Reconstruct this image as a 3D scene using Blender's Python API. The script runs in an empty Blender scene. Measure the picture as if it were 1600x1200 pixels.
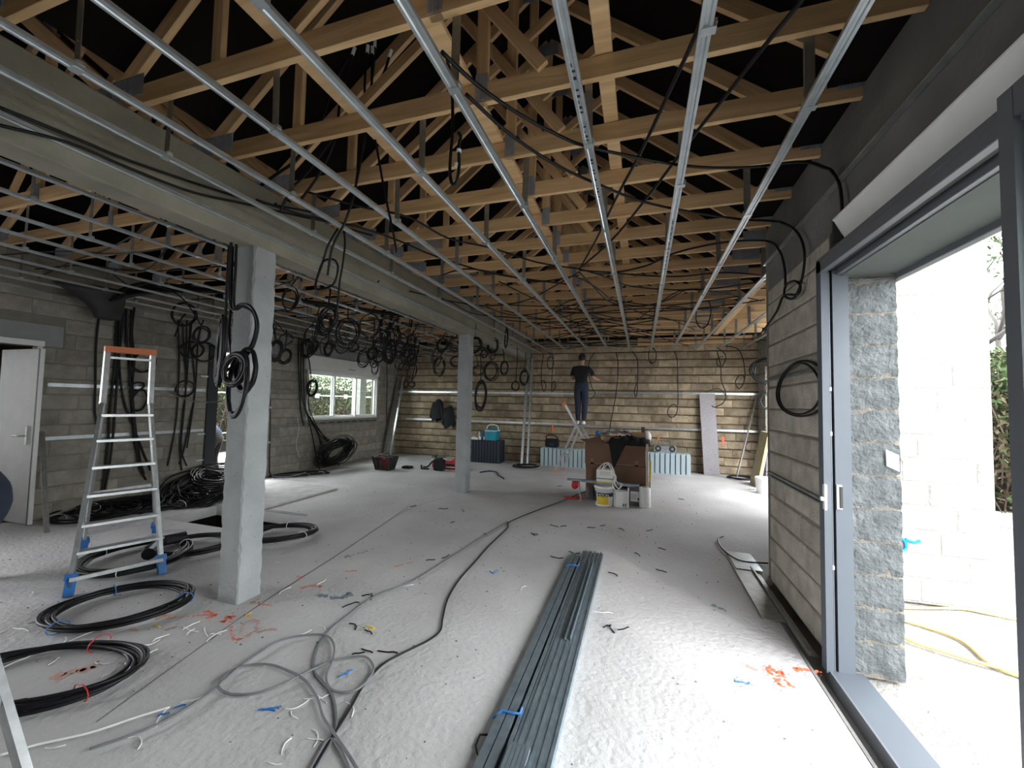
import bpy, bmesh, math, random
from mathutils import Vector, Matrix
random.seed(11)
SC = bpy.context.scene
COL = SC.collection
# ---------------------------------------------------------------- camera, sky, sun, exposure
cd = bpy.data.cameras.new('camera'); cam = bpy.data.objects.new('camera', cd); COL.objects.link(cam)
cd.sensor_width = 36.0; cd.lens = 14.3033; cd.clip_start = 0.02; cd.clip_end = 300
R0, U0, B0 = (0.952897, 0.302597, 0.020578), (-0.005052, -0.052, 0.998634), (0.303253, -0.951699, -0.048022)
cam.matrix_world = Matrix(((R0[0], U0[0], B0[0], 0), (R0[1], U0[1], B0[1], 0), (R0[2], U0[2], B0[2], 1.6), (0, 0, 0, 1)))
SC.camera = cam
SC.view_settings.view_transform = 'Standard'; SC.view_settings.look = 'None'
SC.view_settings.exposure = 0.0; SC.view_settings.gamma = 1.0
SC.view_settings.use_curve_mapping = False
SKY = 14.0
SUN = 0.7
w = bpy.data.worlds.new('sky'); SC.world = w; w.use_nodes = True
nt = w.node_tree; bg = nt.nodes['Background']
bg.inputs[0].default_value = (0.95, 0.98, 1.0, 1); bg.inputs[1].default_value = SKY
sd = bpy.data.lights.new('sun', 'SUN'); so = bpy.data.objects.new('sun', sd); COL.objects.link(so)
sd.energy = SUN; sd.angle = math.radians(2.5); sd.color = (1, .97, .92)
so.location = (6, -7, 9)
so.rotation_euler = Vector((-.65, .76, -.80)).to_track_quat('-Z', 'Y').to_euler()
def portal(name, loc, normal, sx, sy):
    d = bpy.data.lights.new(name, 'AREA'); o = bpy.data.objects.new(name, d); COL.objects.link(o)
    d.shape = 'RECTANGLE'; d.size = sx; d.size_y = sy; d.cycles.is_portal = True
    o.location = loc; o.rotation_euler = Vector(normal).to_track_quat('-Z', 'Y').to_euler()
portal('portal_terrace_door', (1.52, 1.72, 1.25), (-1, 0, 0), 2.8, 2.5)
portal('portal_recess', (2.88, 8.75, 1.25), (-1, 0, 0), 3.4, 2.6)
portal('portal_left_door', (-7.55, 5.8, 1.3), (1, 0, 0), 1.4, 2.5)
portal('portal_window', (-7.55, 8.7, 1.7), (1, 0, 0), 2.7, 1.3)
portal('portal_left_near', (-7.55, 0, 1.25), (1, 0, 0), 2.8, 2.5)  # sampling guide for the added, unseen opening in the left wall

# ---------------------------------------------------------------- materials
MATS = {}
def mat(name, base, rough=.7, metal=0.0, var=.12, nscale=6.0, base2=None, stretch=None, bump=0.0, bscale=40.0, rand=0.0, spec=None, alpha=None, detail=4.0):
    m = bpy.data.materials.new(name); m.use_nodes = True; MATS[name] = m
    n = m.node_tree.nodes; l = m.node_tree.links; b = n['Principled BSDF']
    b.inputs['Roughness'].default_value = rough; b.inputs['Metallic'].default_value = metal
    if spec is not None: b.inputs['Specular IOR Level'].default_value = spec
    tc = n.new('ShaderNodeTexCoord'); mp = n.new('ShaderNodeMapping')
    l.new(tc.outputs['Object'], mp.inputs[0])
    if stretch: mp.inputs['Scale'].default_value = stretch
    oi = n.new('ShaderNodeObjectInfo')
    off = n.new('ShaderNodeVectorMath'); off.operation = 'SCALE'; off.inputs[0].default_value = (37, 51, 23)
    l.new(oi.outputs['Random'], off.inputs['Scale'])
    l.new(off.outputs[0], mp.inputs['Location'])
    nz = n.new('ShaderNodeTexNoise'); nz.inputs['Scale'].default_value = nscale; nz.inputs['Detail'].default_value = detail
    l.new(mp.outputs[0], nz.inputs['Vector'])
    cr = n.new('ShaderNodeValToRGB'); cr.color_ramp.elements[0].position = .3; cr.color_ramp.elements[1].position = .7
    b2 = base2 or tuple(c * (1 - 2 * var) for c in base)
    cr.color_ramp.elements[0].color = (*b2, 1); cr.color_ramp.elements[1].color = (*base, 1)
    l.new(nz.outputs['Fac'], cr.inputs[0])
    out = cr.outputs[0]
    if rand:
        mr = n.new('ShaderNodeMapRange'); mr.inputs[3].default_value = 1 - rand; mr.inputs[4].default_value = 1 + rand * .6
        l.new(oi.outputs['Random'], mr.inputs[0])
        vm = n.new('ShaderNodeVectorMath'); vm.operation = 'SCALE'
        l.new(out, vm.inputs[0]); l.new(mr.outputs[0], vm.inputs['Scale']); out = vm.outputs[0]
    l.new(out, b.inputs['Base Color'])
    if bump:
        n2 = n.new('ShaderNodeTexNoise'); n2.inputs['Scale'].default_value = bscale; n2.inputs['Detail'].default_value = 6
        l.new(mp.outputs[0], n2.inputs['Vector'])
        bp_ = n.new('ShaderNodeBump'); bp_.inputs['Strength'].default_value = bump; bp_.inputs['Distance'].default_value = .02
        l.new(n2.outputs['Fac'], bp_.inputs['Height']); l.new(bp_.outputs[0], b.inputs['Normal'])
    return m
WOOD = mat('pine', (.84, .58, .32), .65, var=.1, nscale=3.0, base2=(.62, .39, .19), stretch=(.6, 9, 9), bump=.15, bscale=14, rand=.18)
BLOCK = mat('concrete_block_grey', (.34, .315, .27), .95, nscale=7, base2=(.22, .2, .165), bump=.6, bscale=60, rand=.2)
BLOCKB = mat('concrete_block_brown', (.40, .325, .23), .95, nscale=5, base2=(.215, .165, .105), bump=.9, bscale=30, rand=.34)
BLOCKN = mat('concrete_block_lit', (.5, .455, .39), .95, nscale=7, base2=(.33, .3, .25), bump=.6, bscale=60, rand=.18)  # lightened copy of the grey block; the right wall's brightness is put in the colour
MORTAR = mat('mortar_grey', (.235, .215, .185), 1, nscale=5, bump=.8, bscale=50)
MORTARB = mat('mortar_brown', (.12, .085, .052), 1, nscale=5, bump=1, bscale=40)
CONC = mat('cast_concrete', (.31, .32, .325), .85, nscale=3.5, base2=(.235, .245, .25), bump=.35, bscale=35)
CONCB = mat('beam_concrete', (.27, .25, .2), .85, nscale=3.0, base2=(.19, .178, .14), bump=.35, bscale=35)
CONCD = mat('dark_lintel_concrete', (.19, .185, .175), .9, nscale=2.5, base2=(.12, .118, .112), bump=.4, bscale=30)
FLOOR = mat('floor_screed', (.55, .54, .54), .92, nscale=1.1, base2=(.42, .405, .405), bump=.5, bscale=26, detail=8)
PLATE = mat('toothed_plate_steel', (.42, .44, .5), .5, metal=.25, nscale=20)
GALV = mat('galvanised_steel', (.66, .71, .74), .32, metal=.85, nscale=14, base2=(.5, .55, .58))
GALVD = mat('galvanised_dull', (.36, .36, .34), .5, metal=.7, nscale=18, base2=(.26, .26, .245))
STACKM = mat('stacked_galvanised_steel', (.32, .385, .43), .42, metal=.75, nscale=16, base2=(.22, .28, .32))
BLACK = mat('black_conduit', (.008, .008, .009), .5, nscale=30, spec=.25)
GREYC = mat('grey_cable', (.16, .165, .175), .55, nscale=20)
WHITE = mat('white_plastic', (.8, .8, .78), .5, var=.04)
LABELW = mat('white_label', (.85, .85, .85), .6, var=.02)
BLUEP = mat('blue_plastic', (.03, .17, .5), .5)
ALU = mat('anthracite_aluminium', (.145, .155, .175), .45, metal=.2, var=.03)
ALUD = mat('dark_door_frame', (.02, .022, .026), .5, var=.03)
ALUL = mat('grey_aluminium_face', (.30, .335, .365), .42, metal=.25, var=.03)
OUTM = mat('grey_lacquered_sill', (.085, .1, .12), .6, var=.03)
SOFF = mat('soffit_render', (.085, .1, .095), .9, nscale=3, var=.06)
LALU = mat('ladder_aluminium', (.5, .51, .52), .42, metal=.75, nscale=20)
RUBBER = mat('black_rubber', (.02, .02, .02), .6)
MEMB = mat('roof_membrane', (.012, .0095, .008), .95, nscale=2, base2=(.007, .006, .005), spec=.1)
GROUND = mat('pale_gravel', (.27, .26, .245), 1, nscale=4, base2=(.19, .18, .165), bump=.7, bscale=30, detail=8)
WBLOCK = mat('pale_outside_block', (.31, .305, .29), .95, nscale=5, base2=(.24, .235, .22), bump=.5, bscale=40, rand=.08)
ROUGHC = mat('rough_mortar_face', (.125, .135, .138), 1, nscale=12, base2=(.07, .078, .08), bump=1.0, bscale=38)
ORANGEP = mat('orange_spray_paint', (.85, .14, .05), .7, nscale=40, base2=(.62, .16, .09))
BLUESP = mat('blue_spray_paint', (.0, .26, .68), .6)
DARKC = mat('dark_cloth', (.008, .008, .01), .9, nscale=12)
NAVY = mat('navy_cloth', (.022, .03, .055), .9, nscale=12)
SKIN = mat('skin', (.5, .28, .2), .6)
HAIR = mat('dark_hair', (.012, .009, .008), .7)
CARD = mat('brown_cardboard', (.175, .096, .062), .85, nscale=3, base2=(.14, .076, .05))
CARDL = mat('tan_cardboard', (.5, .34, .2), .85, nscale=4)
RED = mat('red_plastic', (.55, .02, .025), .5)
ORANGE = mat('orange_plastic', (.8, .2, .07), .5)
YELLOW = mat('yellow_print', (.85, .6, .03), .5)
def glass(name, tint=(.93, .97, .95), f=.06):
    m = bpy.data.materials.new(name); m.use_nodes = True; n = m.node_tree.nodes; l = m.node_tree.links
    n.remove(n['Principled BSDF']); o = n['Material Output']
    t = n.new('ShaderNodeBsdfTransparent'); t.inputs[0].default_value = (*tint, 1)
    g = n.new('ShaderNodeBsdfGlossy'); g.inputs['Roughness'].default_value = .02
    lw = n.new('ShaderNodeLayerWeight'); lw.inputs[0].default_value = .5
    pw = n.new('ShaderNodeMath'); pw.operation = 'POWER'; pw.inputs[1].default_value = 4; l.new(lw.outputs['Facing'], pw.inputs[0])
    fr = n.new('ShaderNodeMath'); fr.operation = 'MULTIPLY_ADD'; fr.inputs[1].default_value = .8; fr.inputs[2].default_value = f; l.new(pw.outputs[0], fr.inputs[0])
    mx = n.new('ShaderNodeMixShader'); l.new(fr.outputs[0], mx.inputs[0]); l.new(t.outputs[0], mx.inputs[1]); l.new(g.outputs[0], mx.inputs[2])
    l.new(mx.outputs[0], o.inputs[0]); return m
GLASS = glass('clear_glass')

# ---------------------------------------------------------------- helpers
ORD = ['first', 'second', 'third', 'fourth', 'fifth', 'sixth', 'seventh', 'eighth', 'ninth', 'tenth', 'eleventh', 'twelfth', 'thirteenth',
       'fourteenth', 'fifteenth', 'sixteenth', 'seventeenth', 'eighteenth', 'nineteenth', 'twentieth']
def mesh(name, vs, fs, m, smooth=False):
    me = bpy.data.meshes.new(name); me.from_pydata([tuple(v) for v in vs], [], fs)
    for mm in (m if isinstance(m, (list, tuple)) else [m]): me.materials.append(mm)
    if smooth: me.polygons.foreach_set('use_smooth', [True] * len(fs))
    me.update(); return me
def link(name, me, parent=None, loc=None, rot=None):
    o = bpy.data.objects.new(name, me); COL.objects.link(o)
    if parent is not None: o.parent = parent
    if loc is not None: o.location = loc
    if rot is not None: o.rotation_euler = rot
    return o
def tag(o, label=None, cat=None, group=None, kind=None):
    if label: o['label'] = label
    if cat: o['category'] = cat
    if group: o['group'] = group
    if kind: o['kind'] = kind
    return o
def thing(name, label, cat, loc=(0, 0, 0), rz=0.0, group=None):
    o = link(name, None, None, loc, (0, 0, rz)); return tag(o, label, cat, group)
def copy_tree(o, parent=None):
    c = o.copy(); COL.objects.link(c)
    if parent is not None: c.parent = parent
    for ch in list(o.children): copy_tree(ch, c)
    return c
class MB:
    def __init__(s): s.v = []; s.f = []
    def add(s, vs, fs):
        k = len(s.v); s.v += [tuple(v) for v in vs]; s.f += [tuple(i + k for i in f) for f in fs]; return s
    def box(s, x0, x1, y0, y1, z0, z1, ch=0.0):
        if ch:
            vs = []
            for z, e in ((z0, ch), (z0 + ch, 0), (z1 - ch, 0), (z1, ch)):
                vs += [(x0 + e + 0, y0 + e, z), (x1 - e, y0 + e, z), (x1 - e, y1 - e, z), (x0 + e, y1 - e, z)]
            fs = [(3, 2, 1, 0), (12, 13, 14, 15)]
            for r in range(3):
                for i in range(4): fs.append((r * 4 + i, r * 4 + (i + 1) % 4, r * 4 + 4 + (i + 1) % 4, r * 4 + 4 + i))
            return s.add(vs, fs)
        vs = [(x0, y0, z0), (x1, y0, z0), (x1, y1, z0), (x0, y1, z0), (x0, y0, z1), (x1, y0, z1), (x1, y1, z1), (x0, y1, z1)]
        return s.add(vs, [(3, 2, 1, 0), (4, 5, 6, 7), (0, 1, 5, 4), (1, 2, 6, 5), (2, 3, 7, 6), (3, 0, 4, 7)])
    def beam(s, p, q, w, h, up=(0, 0, 1)):
        p = Vector(p); q = Vector(q); d = (q - p).normalized(); u = Vector(up)
        if abs(d.dot(u)) > .98: u = Vector((0, 1, 0))
        a = d.cross(u).normalized(); b = a.cross(d).normalized()
        vs = [c + a * (i * w / 2) + b * (j * h / 2) for c in (p, q) for i, j in ((-1, -1), (1, -1), (1, 1), (-1, 1))]
        return s.add(vs, [(3, 2, 1, 0), (4, 5, 6, 7), (0, 1, 5, 4), (1, 2, 6, 5), (2, 3, 7, 6), (3, 0, 4, 7)])
    def tube(s, pts, r, n=6, closed=False, cap=True):
        P = [Vector(p) for p in pts]; m = len(P); rr = r if isinstance(r, (list, tuple)) else [r] * m
        T = []
        for i in range(m):
            a = P[(i - 1) % m] if (closed or i > 0) else P[i]; b = P[(i + 1) % m] if (closed or i < m - 1) else P[i]
            t = (b - a); T.append(t.normalized() if t.length > 1e-9 else Vector((0, 0, 1)))
        ref = Vector((0, 0, 1)) if abs(T[0].z) < .9 else Vector((1, 0, 0))
        N = (ref - T[0] * ref.dot(T[0])).normalized(); vs = []
        for i in range(m):
            N = N - T[i] * N.dot(T[i]); N = N.normalized() if N.length > 1e-6 else T[i].orthogonal().normalized()
            B = T[i].cross(N)
            for k in range(n):
                a = 2 * math.pi * k / n; vs.append(P[i] + (N * math.cos(a) + B * math.sin(a)) * rr[i])
        fs = []
        for i in range(m if closed else m - 1):
            j = (i + 1) % m
            for k in range(n): fs.append((i * n + k, i * n + (k + 1) % n, j * n + (k + 1) % n, j * n + k))
        if not closed and cap: fs.append(tuple(range(n - 1, -1, -1))); fs.append(tuple((m - 1) * n + k for k in range(n)))
        return s.add(vs, fs)
    def lathe(s, prof, n=20, c=(0, 0, 0), cap=True):
        vs = []
        for r, z in prof:
            for k in range(n): a = 2 * math.pi * k / n; vs.append((c[0] + r * math.cos(a), c[1] + r * math.sin(a), c[2] + z))
        fs = []
        for i in range(len(prof) - 1):
            for k in range(n): fs.append((i * n + k, i * n + (k + 1) % n, (i + 1) * n + (k + 1) % n, (i + 1) * n + k))
        if cap: fs.append(tuple(range(n - 1, -1, -1))); fs.append(tuple((len(prof) - 1) * n + k for k in range(n)))
        return s.add(vs, fs)
    def ball(s, c, r, nu=12, nv=8, sc=(1, 1, 1)):
        prof = [(max(1e-4, math.sin(math.pi * i / nv)), -math.cos(math.pi * i / nv)) for i in range(nv + 1)]; k = len(s.v); s.lathe(prof, nu)
        for i in range(k, len(s.v)): v = s.v[i]; s.v[i] = (c[0] + v[0] * r * sc[0], c[1] + v[1] * r * sc[1], c[2] + v[2] * r * sc[2])
        return s
    def extr(s, poly, a, b, axis='y'):
        # poly in the plane across the axis, extruded from a to b
        n = len(poly)
        def pt(p, t): return {'x': (t, p[0], p[1]), 'y': (p[0], t, p[1]), 'z': (p[0], p[1], t)}[axis]
        return s.add([pt(p, a) for p in poly] + [pt(p, b) for p in poly], [tuple(range(n - 1, -1, -1)), tuple(range(n, 2 * n))] + [(i, (i + 1) % n, n + (i + 1) % n, n + i) for i in range(n)])
    def build(s, name, m, parent=None, smooth=False, loc=None, rot=None):
        return link(name, mesh(name, s.v, s.f, m, smooth), parent, loc, rot)
    def centred(s, name, m, parent=None, smooth=False):
        xs, ys, zs = zip(*s.v); c = ((min(xs) + max(xs)) / 2, (min(ys) + max(ys)) / 2, min(zs))
        s.v = [(x - c[0], y - c[1], z - c[2]) for x, y, z in s.v]
        return s.build(name, m, parent, smooth, c)
def spline(pts, k=6, closed=False):
    P = [Vector(p) for p in pts]; n = len(P); out = []
    for i in range(n if closed else n - 1):
        g = lambda j: P[j % n] if closed else P[max(0, min(n - 1, j))]
        a, b, c, d = g(i - 1), g(i), g(i + 1), g(i + 2)
        for s in range(k):
            t = s / k
            out.append(.5 * ((2 * b) + (c - a) * t + (2 * a - 5 * b + 4 * c - d) * t * t + (3 * b - a - 3 * c + d) * t ** 3))
    if not closed: out.append(P[-1])
    return out

# ---------------------------------------------------------------- the shell
XL, XN, XR, YB, ZW = -7.27, 1.17, 2.65, 11.0, 3.35
def bx(name, mb, m, **k):
    o = mb.centred(name, m, k.pop('parent', None)); o['kind'] = k.get('kind', 'structure'); return o
# floor with a pit left open near the first column
PIT = (-6.0, -4.32, 3.78, 4.52)
fl = MB(); t = -.14
fx0, fx1, fy0, fy1 = -9.0, 1.0, -4.2, 11.2
for a in ((fx0, PIT[0], fy0, fy1), (PIT[1], fx1, fy0, fy1), (PIT[0], PIT[1], fy0, PIT[2]), (PIT[0], PIT[1], PIT[3], fy1)): fl.box(a[0], a[1], a[2], a[3], t, 0)
fl.box(1.0, XR + .25, 4.42, fy1, t, 0).box(1.0, 1.5, fy0, 4.42, -.2, -.08)
floor = fl.build('floor', FLOOR); tag(floor, kind='structure', label='grey dusty concrete floor of the bare hall')
p = MB().box(PIT[0] - .1, PIT[1] + .1, PIT[2] - .1, PIT[3] + .1, -.75, -.70)
for a in ((PIT[0] - .05, PIT[0], PIT[2], PIT[3]), (PIT[1], PIT[1] + .05, PIT[2], PIT[3]), (PIT[0], PIT[1], PIT[2] - .05, PIT[2]), (PIT[0], PIT[1], PIT[3], PIT[3] + .05)): p.box(a[0], a[1], a[2], a[3], -.7, t)
p.build('pit_shade_lining', MEMB, floor)  # pit sides and bottom coloured near black to stand in for the shade inside
tag(bx('trim_1', MB().box(1.001, 1.018, -4.0, 4.4, -.1, .004), CONCD), label='thin metal edge strip along the right floor edge')

BM = {}
def cut(ivs, a, b):
    out = []
    for x, y in ivs:
        if b <= x or a >= y: out.append((x, y)); continue
        if a > x: out.append((x, a))
        if b < y: out.append((b, y))
    return out
def block_wall(name, org, u, nrm, L, H, holes, bm, mm, thick=.2, limit=300, bl=.5, bh=.2, z0=0.0, gap=.008, gapz=.014, proud=.012, part='block', label=None, solid=(), order=None):
    """backing wall of mortar with single concrete blocks standing proud of it; u runs along the wall, nrm into the room"""
    org = Vector(org); u = Vector(u); nrm = Vector(nrm); b = MB()
    us = sorted({0, L, *[h[0] for h in holes], *[h[1] for h in holes]}); zs = sorted({z0, z0 + H, *[h[2] for h in holes], *[h[3] for h in holes]})
    for i in range(len(us) - 1):
        run = None
        for j in range(len(zs) - 1):
            cu, cz = (us[i] + us[i + 1]) / 2, (zs[j] + zs[j + 1]) / 2
            if any(h[0] < cu < h[1] and h[2] < cz < h[3] for h in holes): continue
            p, q = org + u * us[i], org + u * us[i + 1] - nrm * thick
            b.box(min(p.x, q.x), max(p.x, q.x), min(p.y, q.y), max(p.y, q.y), zs[j], zs[j + 1])
    wall = b.build(name, mm); tag(wall, kind='structure', label=label)
    e1 = nrm.cross(Vector((0, 0, 1))); rot = Matrix((e1, nrm, (0, 0, 1))).transposed().to_euler()
    cells = []; r = 0; z = z0
    while z < z0 + H - .03:
        zt = min(z + bh, z0 + H); s = -bl / 2 if r % 2 else 0.0; s -= .07 * (r % 3)
        while s < L:
            iv = [(max(s, 0), min(s + bl, L))]
            for h in list(holes) + list(solid):
                if h[2] < zt - .02 and h[3] > z + .02: iv = cut(iv, h[0], h[1])
            for x, y in iv:
                if y - x > .06: cells.append((x, y, z, zt))
            s += bl
        z += bh; r += 1
    if order: cells.sort(key=lambda c: order((c[0] + c[1]) / 2, c[2]))
    stuff = MB()
    for k, (x, y, z, zt) in enumerate(cells):
        w_, h_ = round((y - x - gap) / .02) * .02, round(zt - z - gapz, 3)
        if w_ < .04 or h_ < .04: continue
        c = org + u * ((x + y) / 2) + Vector((0, 0, (z + zt) / 2)); c.z += random.uniform(-.003, .003)
        e = .012; pr = proud
        vs = [(-w_ / 2, 0, -h_ / 2), (w_ / 2, 0, -h_ / 2), (w_ / 2, 0, h_ / 2), (-w_ / 2, 0, h_ / 2)]
        vs += [(sx * (w_ / 2 - .002), pr - .006, sz * (h_ / 2 - .002)) for sx, sz in ((-1, -1), (1, -1), (1, 1), (-1, 1))]
        vs += [(sx * (w_ / 2 - e), pr, sz * (h_ / 2 - e)) for sx, sz in ((-1, -1), (1, -1), (1, 1), (-1, 1))]
        fs = [(8, 11, 10, 9)] + [tuple(reversed((r_ * 4 + i, r_ * 4 + (i + 1) % 4, r_ * 4 + 4 + (i + 1) % 4, r_ * 4 + 4 + i))) for r_ in range(2) for i in range(4)]
        if k < limit:
            key = (w_, h_, bm.name, pr)
            if key not in BM: BM[key] = mesh(part, vs, fs, bm)
            o = link(part, BM[key], wall, c + nrm * random.uniform(-.003, .003), (rot[0], rot[1] + random.uniform(-.004, .004), rot[2]))
        else:
            M = Matrix((e1, nrm, (0, 0, 1))).transposed()
            stuff.add([M @ Vector(v) + c for v in vs], fs)
    if stuff.v: o = stuff.build(part + '_rows', bm, wall); o['kind'] = 'stuff'
    return wall
# back wall
block_wall('wall_back', (XL, YB, 0), (1, 0, 0), (0, -1, 0), XR - XL, ZW, [], BLOCKB, MORTARB, gap=.006, gapz=.03, proud=.018, label='brown concrete block back wall with rough mortar joints', order=lambda s, z: (0 if z < 2.95 else 1, -s))
# left wall: u runs towards +Y, openings given as (y0, y1, z0, z1) from the wall's start at y=-4.2
oy = -4.2
LW = [(-1.3 - oy, 1.3 - oy, .1, 2.4), (2.05 - oy, 3.1 - oy, 0, 2.2), (5.18 - oy, 6.42 - oy, .12, 2.52), (7.42 - oy, 10.02 - oy, 1.12, 2.28)]  # first opening is out of view, added to light the left floor
block_wall('wall_left', (XL, oy, 0), (0, 1, 0), (1, 0, 0), YB - oy, ZW, LW, BLOCK, MORTAR, limit=270, proud=.009, label='grey concrete block left wall with a window and two doors',
           solid=[(5.0 - oy, 6.6 - oy, 2.5, 2.75), (7.3 - oy, 10.15 - oy, 2.28, 2.85), (1.9 - oy, 3.3 - oy, 2.2, 2.5)], order=lambda s, z: (0 if s > 7.1 else 1, abs(s - 9)))
tag(bx('trim_2', MB().box(XL - .01, XL + .012, 7.32, 10.13, 2.3, 2.84), CONC), label='cast concrete lintel above the window')
tag(bx('trim_3', MB().box(XL - .01, XL + .012, 5.02, 6.58, 2.53, 2.74), CONC), label='cast concrete lintel above the left glazed door')
tag(bx('trim_4', MB().box(XL - .01, XL + .012, 1.92, 3.28, 2.21, 2.48), CONC), label='cast concrete lintel above the white door')
# right wall beside the terrace door (thick, with the door opening towards the camera)
NW = block_wall('wall_right', (XN, 4.45, 0), (0, -1, 0), (-1, 0, 0), 1.38, 2.74, [], BLOCKN, MORTAR, thick=.32, label='grey block wall between the terrace door and the recess', proud=.01)
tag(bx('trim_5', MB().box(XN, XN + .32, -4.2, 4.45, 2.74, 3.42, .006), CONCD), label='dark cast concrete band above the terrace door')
tag(bx('trim_6', MB().box(XN - .012, XN + .3, 3.07, 3.1, 0, 2.74), MORTAR), label='mortar edge of the door jamb')
# wall behind the terrace jamb: return wall and recess wall
block_wall('wall_return', (2.74, 4.38, 0), (-1, 0, 0), (0, -1, 0), 2.74 - XN - .32, 3.28, [], WBLOCK, WBLOCK, thick=.2, label='pale block return wall on the terrace in full daylight', gap=.006, proud=.006)
block_wall('wall_recess', (XR, YB, 0), (0, -1, 0), (-1, 0, 0), YB - 4.58, ZW, [(.6, 3.9, 0, 2.55)], BLOCK, MORTAR, limit=20, label='grey block side wall of the recess')
tag(bx('wall_recess_inner', MB().box(XN + .01, XR, 4.46, 4.58, 0, ZW), MORTAR), label='inner face of the return wall')
# wall behind the camera
b = MB().box(-9, -6.5, -4.4, -4.2, 0, ZW + .1).box(-5, XN + .3, -4.4, -4.2, 0, ZW + .1).box(-6.5, -5, -4.4, -4.2, 0, ZW + .1)
b.box(XN, XN + .32, -4.2, .35, 0, 2.74)
tag(b.build('wall_front', BLOCK), kind='structure', label='wall behind the viewpoint')
tag(bx('wall_entry', MB().box(-9.2, -9.0, 1.55, 3.55, 0, .5).box(-9.2, -9.0, 1.55, 3.55, 2.3, 2.6).box(-9.2, -9.0, 1.55, 2.35, .5, 2.3).box(-9.2, -9.0, 2.6, 3.55, .5, 2.3).box(-9, XL - .2, 3.4, 3.55, 0, 2.6).box(-9.2, XL - .2, 1.55, 3.55, 2.6, 2.7).box(-9.2, XL - .2, 1.55, 1.7, 0, 2.6), MORTARB), label='dim entry behind the white door')
tag(bx('trim_11', MB().box(1.0, 2.05, -4.2, 4.4, 3.43, 3.5), MEMB), label='unseen eave added over the terrace door to shade the floor')  # out of view; added to keep high sky light off the near floor
# roof lining: two pitched bays with a valley over the beam
SL = .78
def zroof(x):
    for c, h in ((-.9, 2.3), (-5.3, 2.2)):
        if abs(x - c) <= h: return 3.52 + (h - abs(x - c)) * SL
    return 3.5
rf = MB()
for x0, x1 in ((-7.7, -5.3), (-5.3, -3.1), (-3.1, -.9), (-.9, 3.1)):
    za = 3.52 + (2.2 - abs(x0 + 5.3)) * SL if x0 < -3.2 else 3.52 + (2.2 - abs(x0 + .9)) * SL
    zb = 3.52 + (2.2 - abs(x1 + 5.3)) * SL if x1 < -3.2 else 3.52 + (2.2 - abs(x1 + .9)) * SL
    if x1 == 3.1: x1, zb = 1.6, 3.52 + (2.2 - 2.5) * SL
    rf.add([(x0, -4.5, za + .1), (x1, -4.5, zb + .1), (x1, 11.3, zb + .1), (x0, 11.3, za + .1), (x0, -4.5, za + .13), (x1, -4.5, zb + .13), (x1, 11.3, zb + .13), (x0, 11.3, za + .13)],
           [(0, 1, 2, 3), (7, 6, 5, 4), (0, 4, 5, 1), (1, 5, 6, 2), (2, 6, 7, 3), (3, 7, 4, 0)])
rf.box(1.3, 3.2, 4.3, 11.3, 3.56, 3.6)
tag(rf.build('ceiling', MEMB), kind='structure', label='black roof membrane above the trusses')
g = MB()
for y0, y1 in ((-4.5, -4.4), (11.2, 11.3)):
    for c in (-.9, -5.3): g.extr([(c - 2.25, 3.3), (c + 2.25, 3.3), (c + 2.25, 3.64), (c, 5.37), (c - 2.25, 3.64)], y0, y1)
g.box(1.3, 3.2, 11.2, 11.3, 3.3, 3.6); g.box(XL - .42, XL - .2, -4.4, 11.3, 3.3, 3.45)
tag(g.build('wall_gable', MEMB), kind='structure', label='dark gable ends of the roof space')
# beam and columns
b = MB().box(-3.18, -2.97, -4.2, YB, 2.83, 3.34, .008)
tag(b.centred('concrete_beam', CONCB), 'long grey cast concrete beam carried by the columns', 'beam')
def column(y, label):
    mb = MB(); n = 10
    rnd = random.Random(int(y * 100)); prof = []
    rings = []
    for k in range(61):
        z = 2.83 * k / 60
        j = lambda: rnd.uniform(-.0025, .0025)
        e = .006 + .014 * rnd.random() ** 2.5
        x0, x1, y0, y1 = -.105 + j(), .105 + j(), -.105 + j(), .105 + j()
        rings += [(x0 + e, y0, z), (x1 - e, y0, z), (x1, y0 + e, z), (x1, y1 - e, z), (x1 - e, y1, z), (x0 + e, y1, z), (x0, y1 - e, z), (x0, y0 + e, z)]
    fs = [tuple(range(7, -1, -1)), tuple(60 * 8 + k for k in range(8))]
    for r in range(60):
        for i in range(8): fs.append((r * 8 + i, r * 8 + (i + 1) % 8, r * 8 + 8 + (i + 1) % 8, r * 8 + 8 + i))
    mb.add(rings, fs)
    root = thing('concrete_column', label, 'column', (-3.075, y, 0))
    mb.build('shaft', CONC, root)
    for k in range(26):   # air holes in the cast faces
        z = rnd.uniform(.1, 2.7); a = rnd.uniform(-.08, .08); s = rnd.uniform(.002, .0045)
        HOLES.append((root, k % 2, a, z, s))
HOLES = []
column(2.54, 'near square concrete column with large cable loops hanging on it')
column(6.82, 'far square concrete column in front of the back wall')
for root in {h[0] for h in HOLES}:
    hb = MB()
    for r_, side, a, z, s in HOLES:
        if r_ is not root: continue
        ring = [(math.cos(i * math.pi / 3) * s, math.sin(i * math.pi / 3) * s) for i in range(6)]
        vs = [(.1095, a + p[0], z + p[1]) if side else (a + p[0], -.1095, z + p[1]) for p in ring]
        hb.add(vs, [tuple(range(6))])
    o = hb.build('air_holes', RUBBER, root); o['kind'] = 'stuff'

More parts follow.
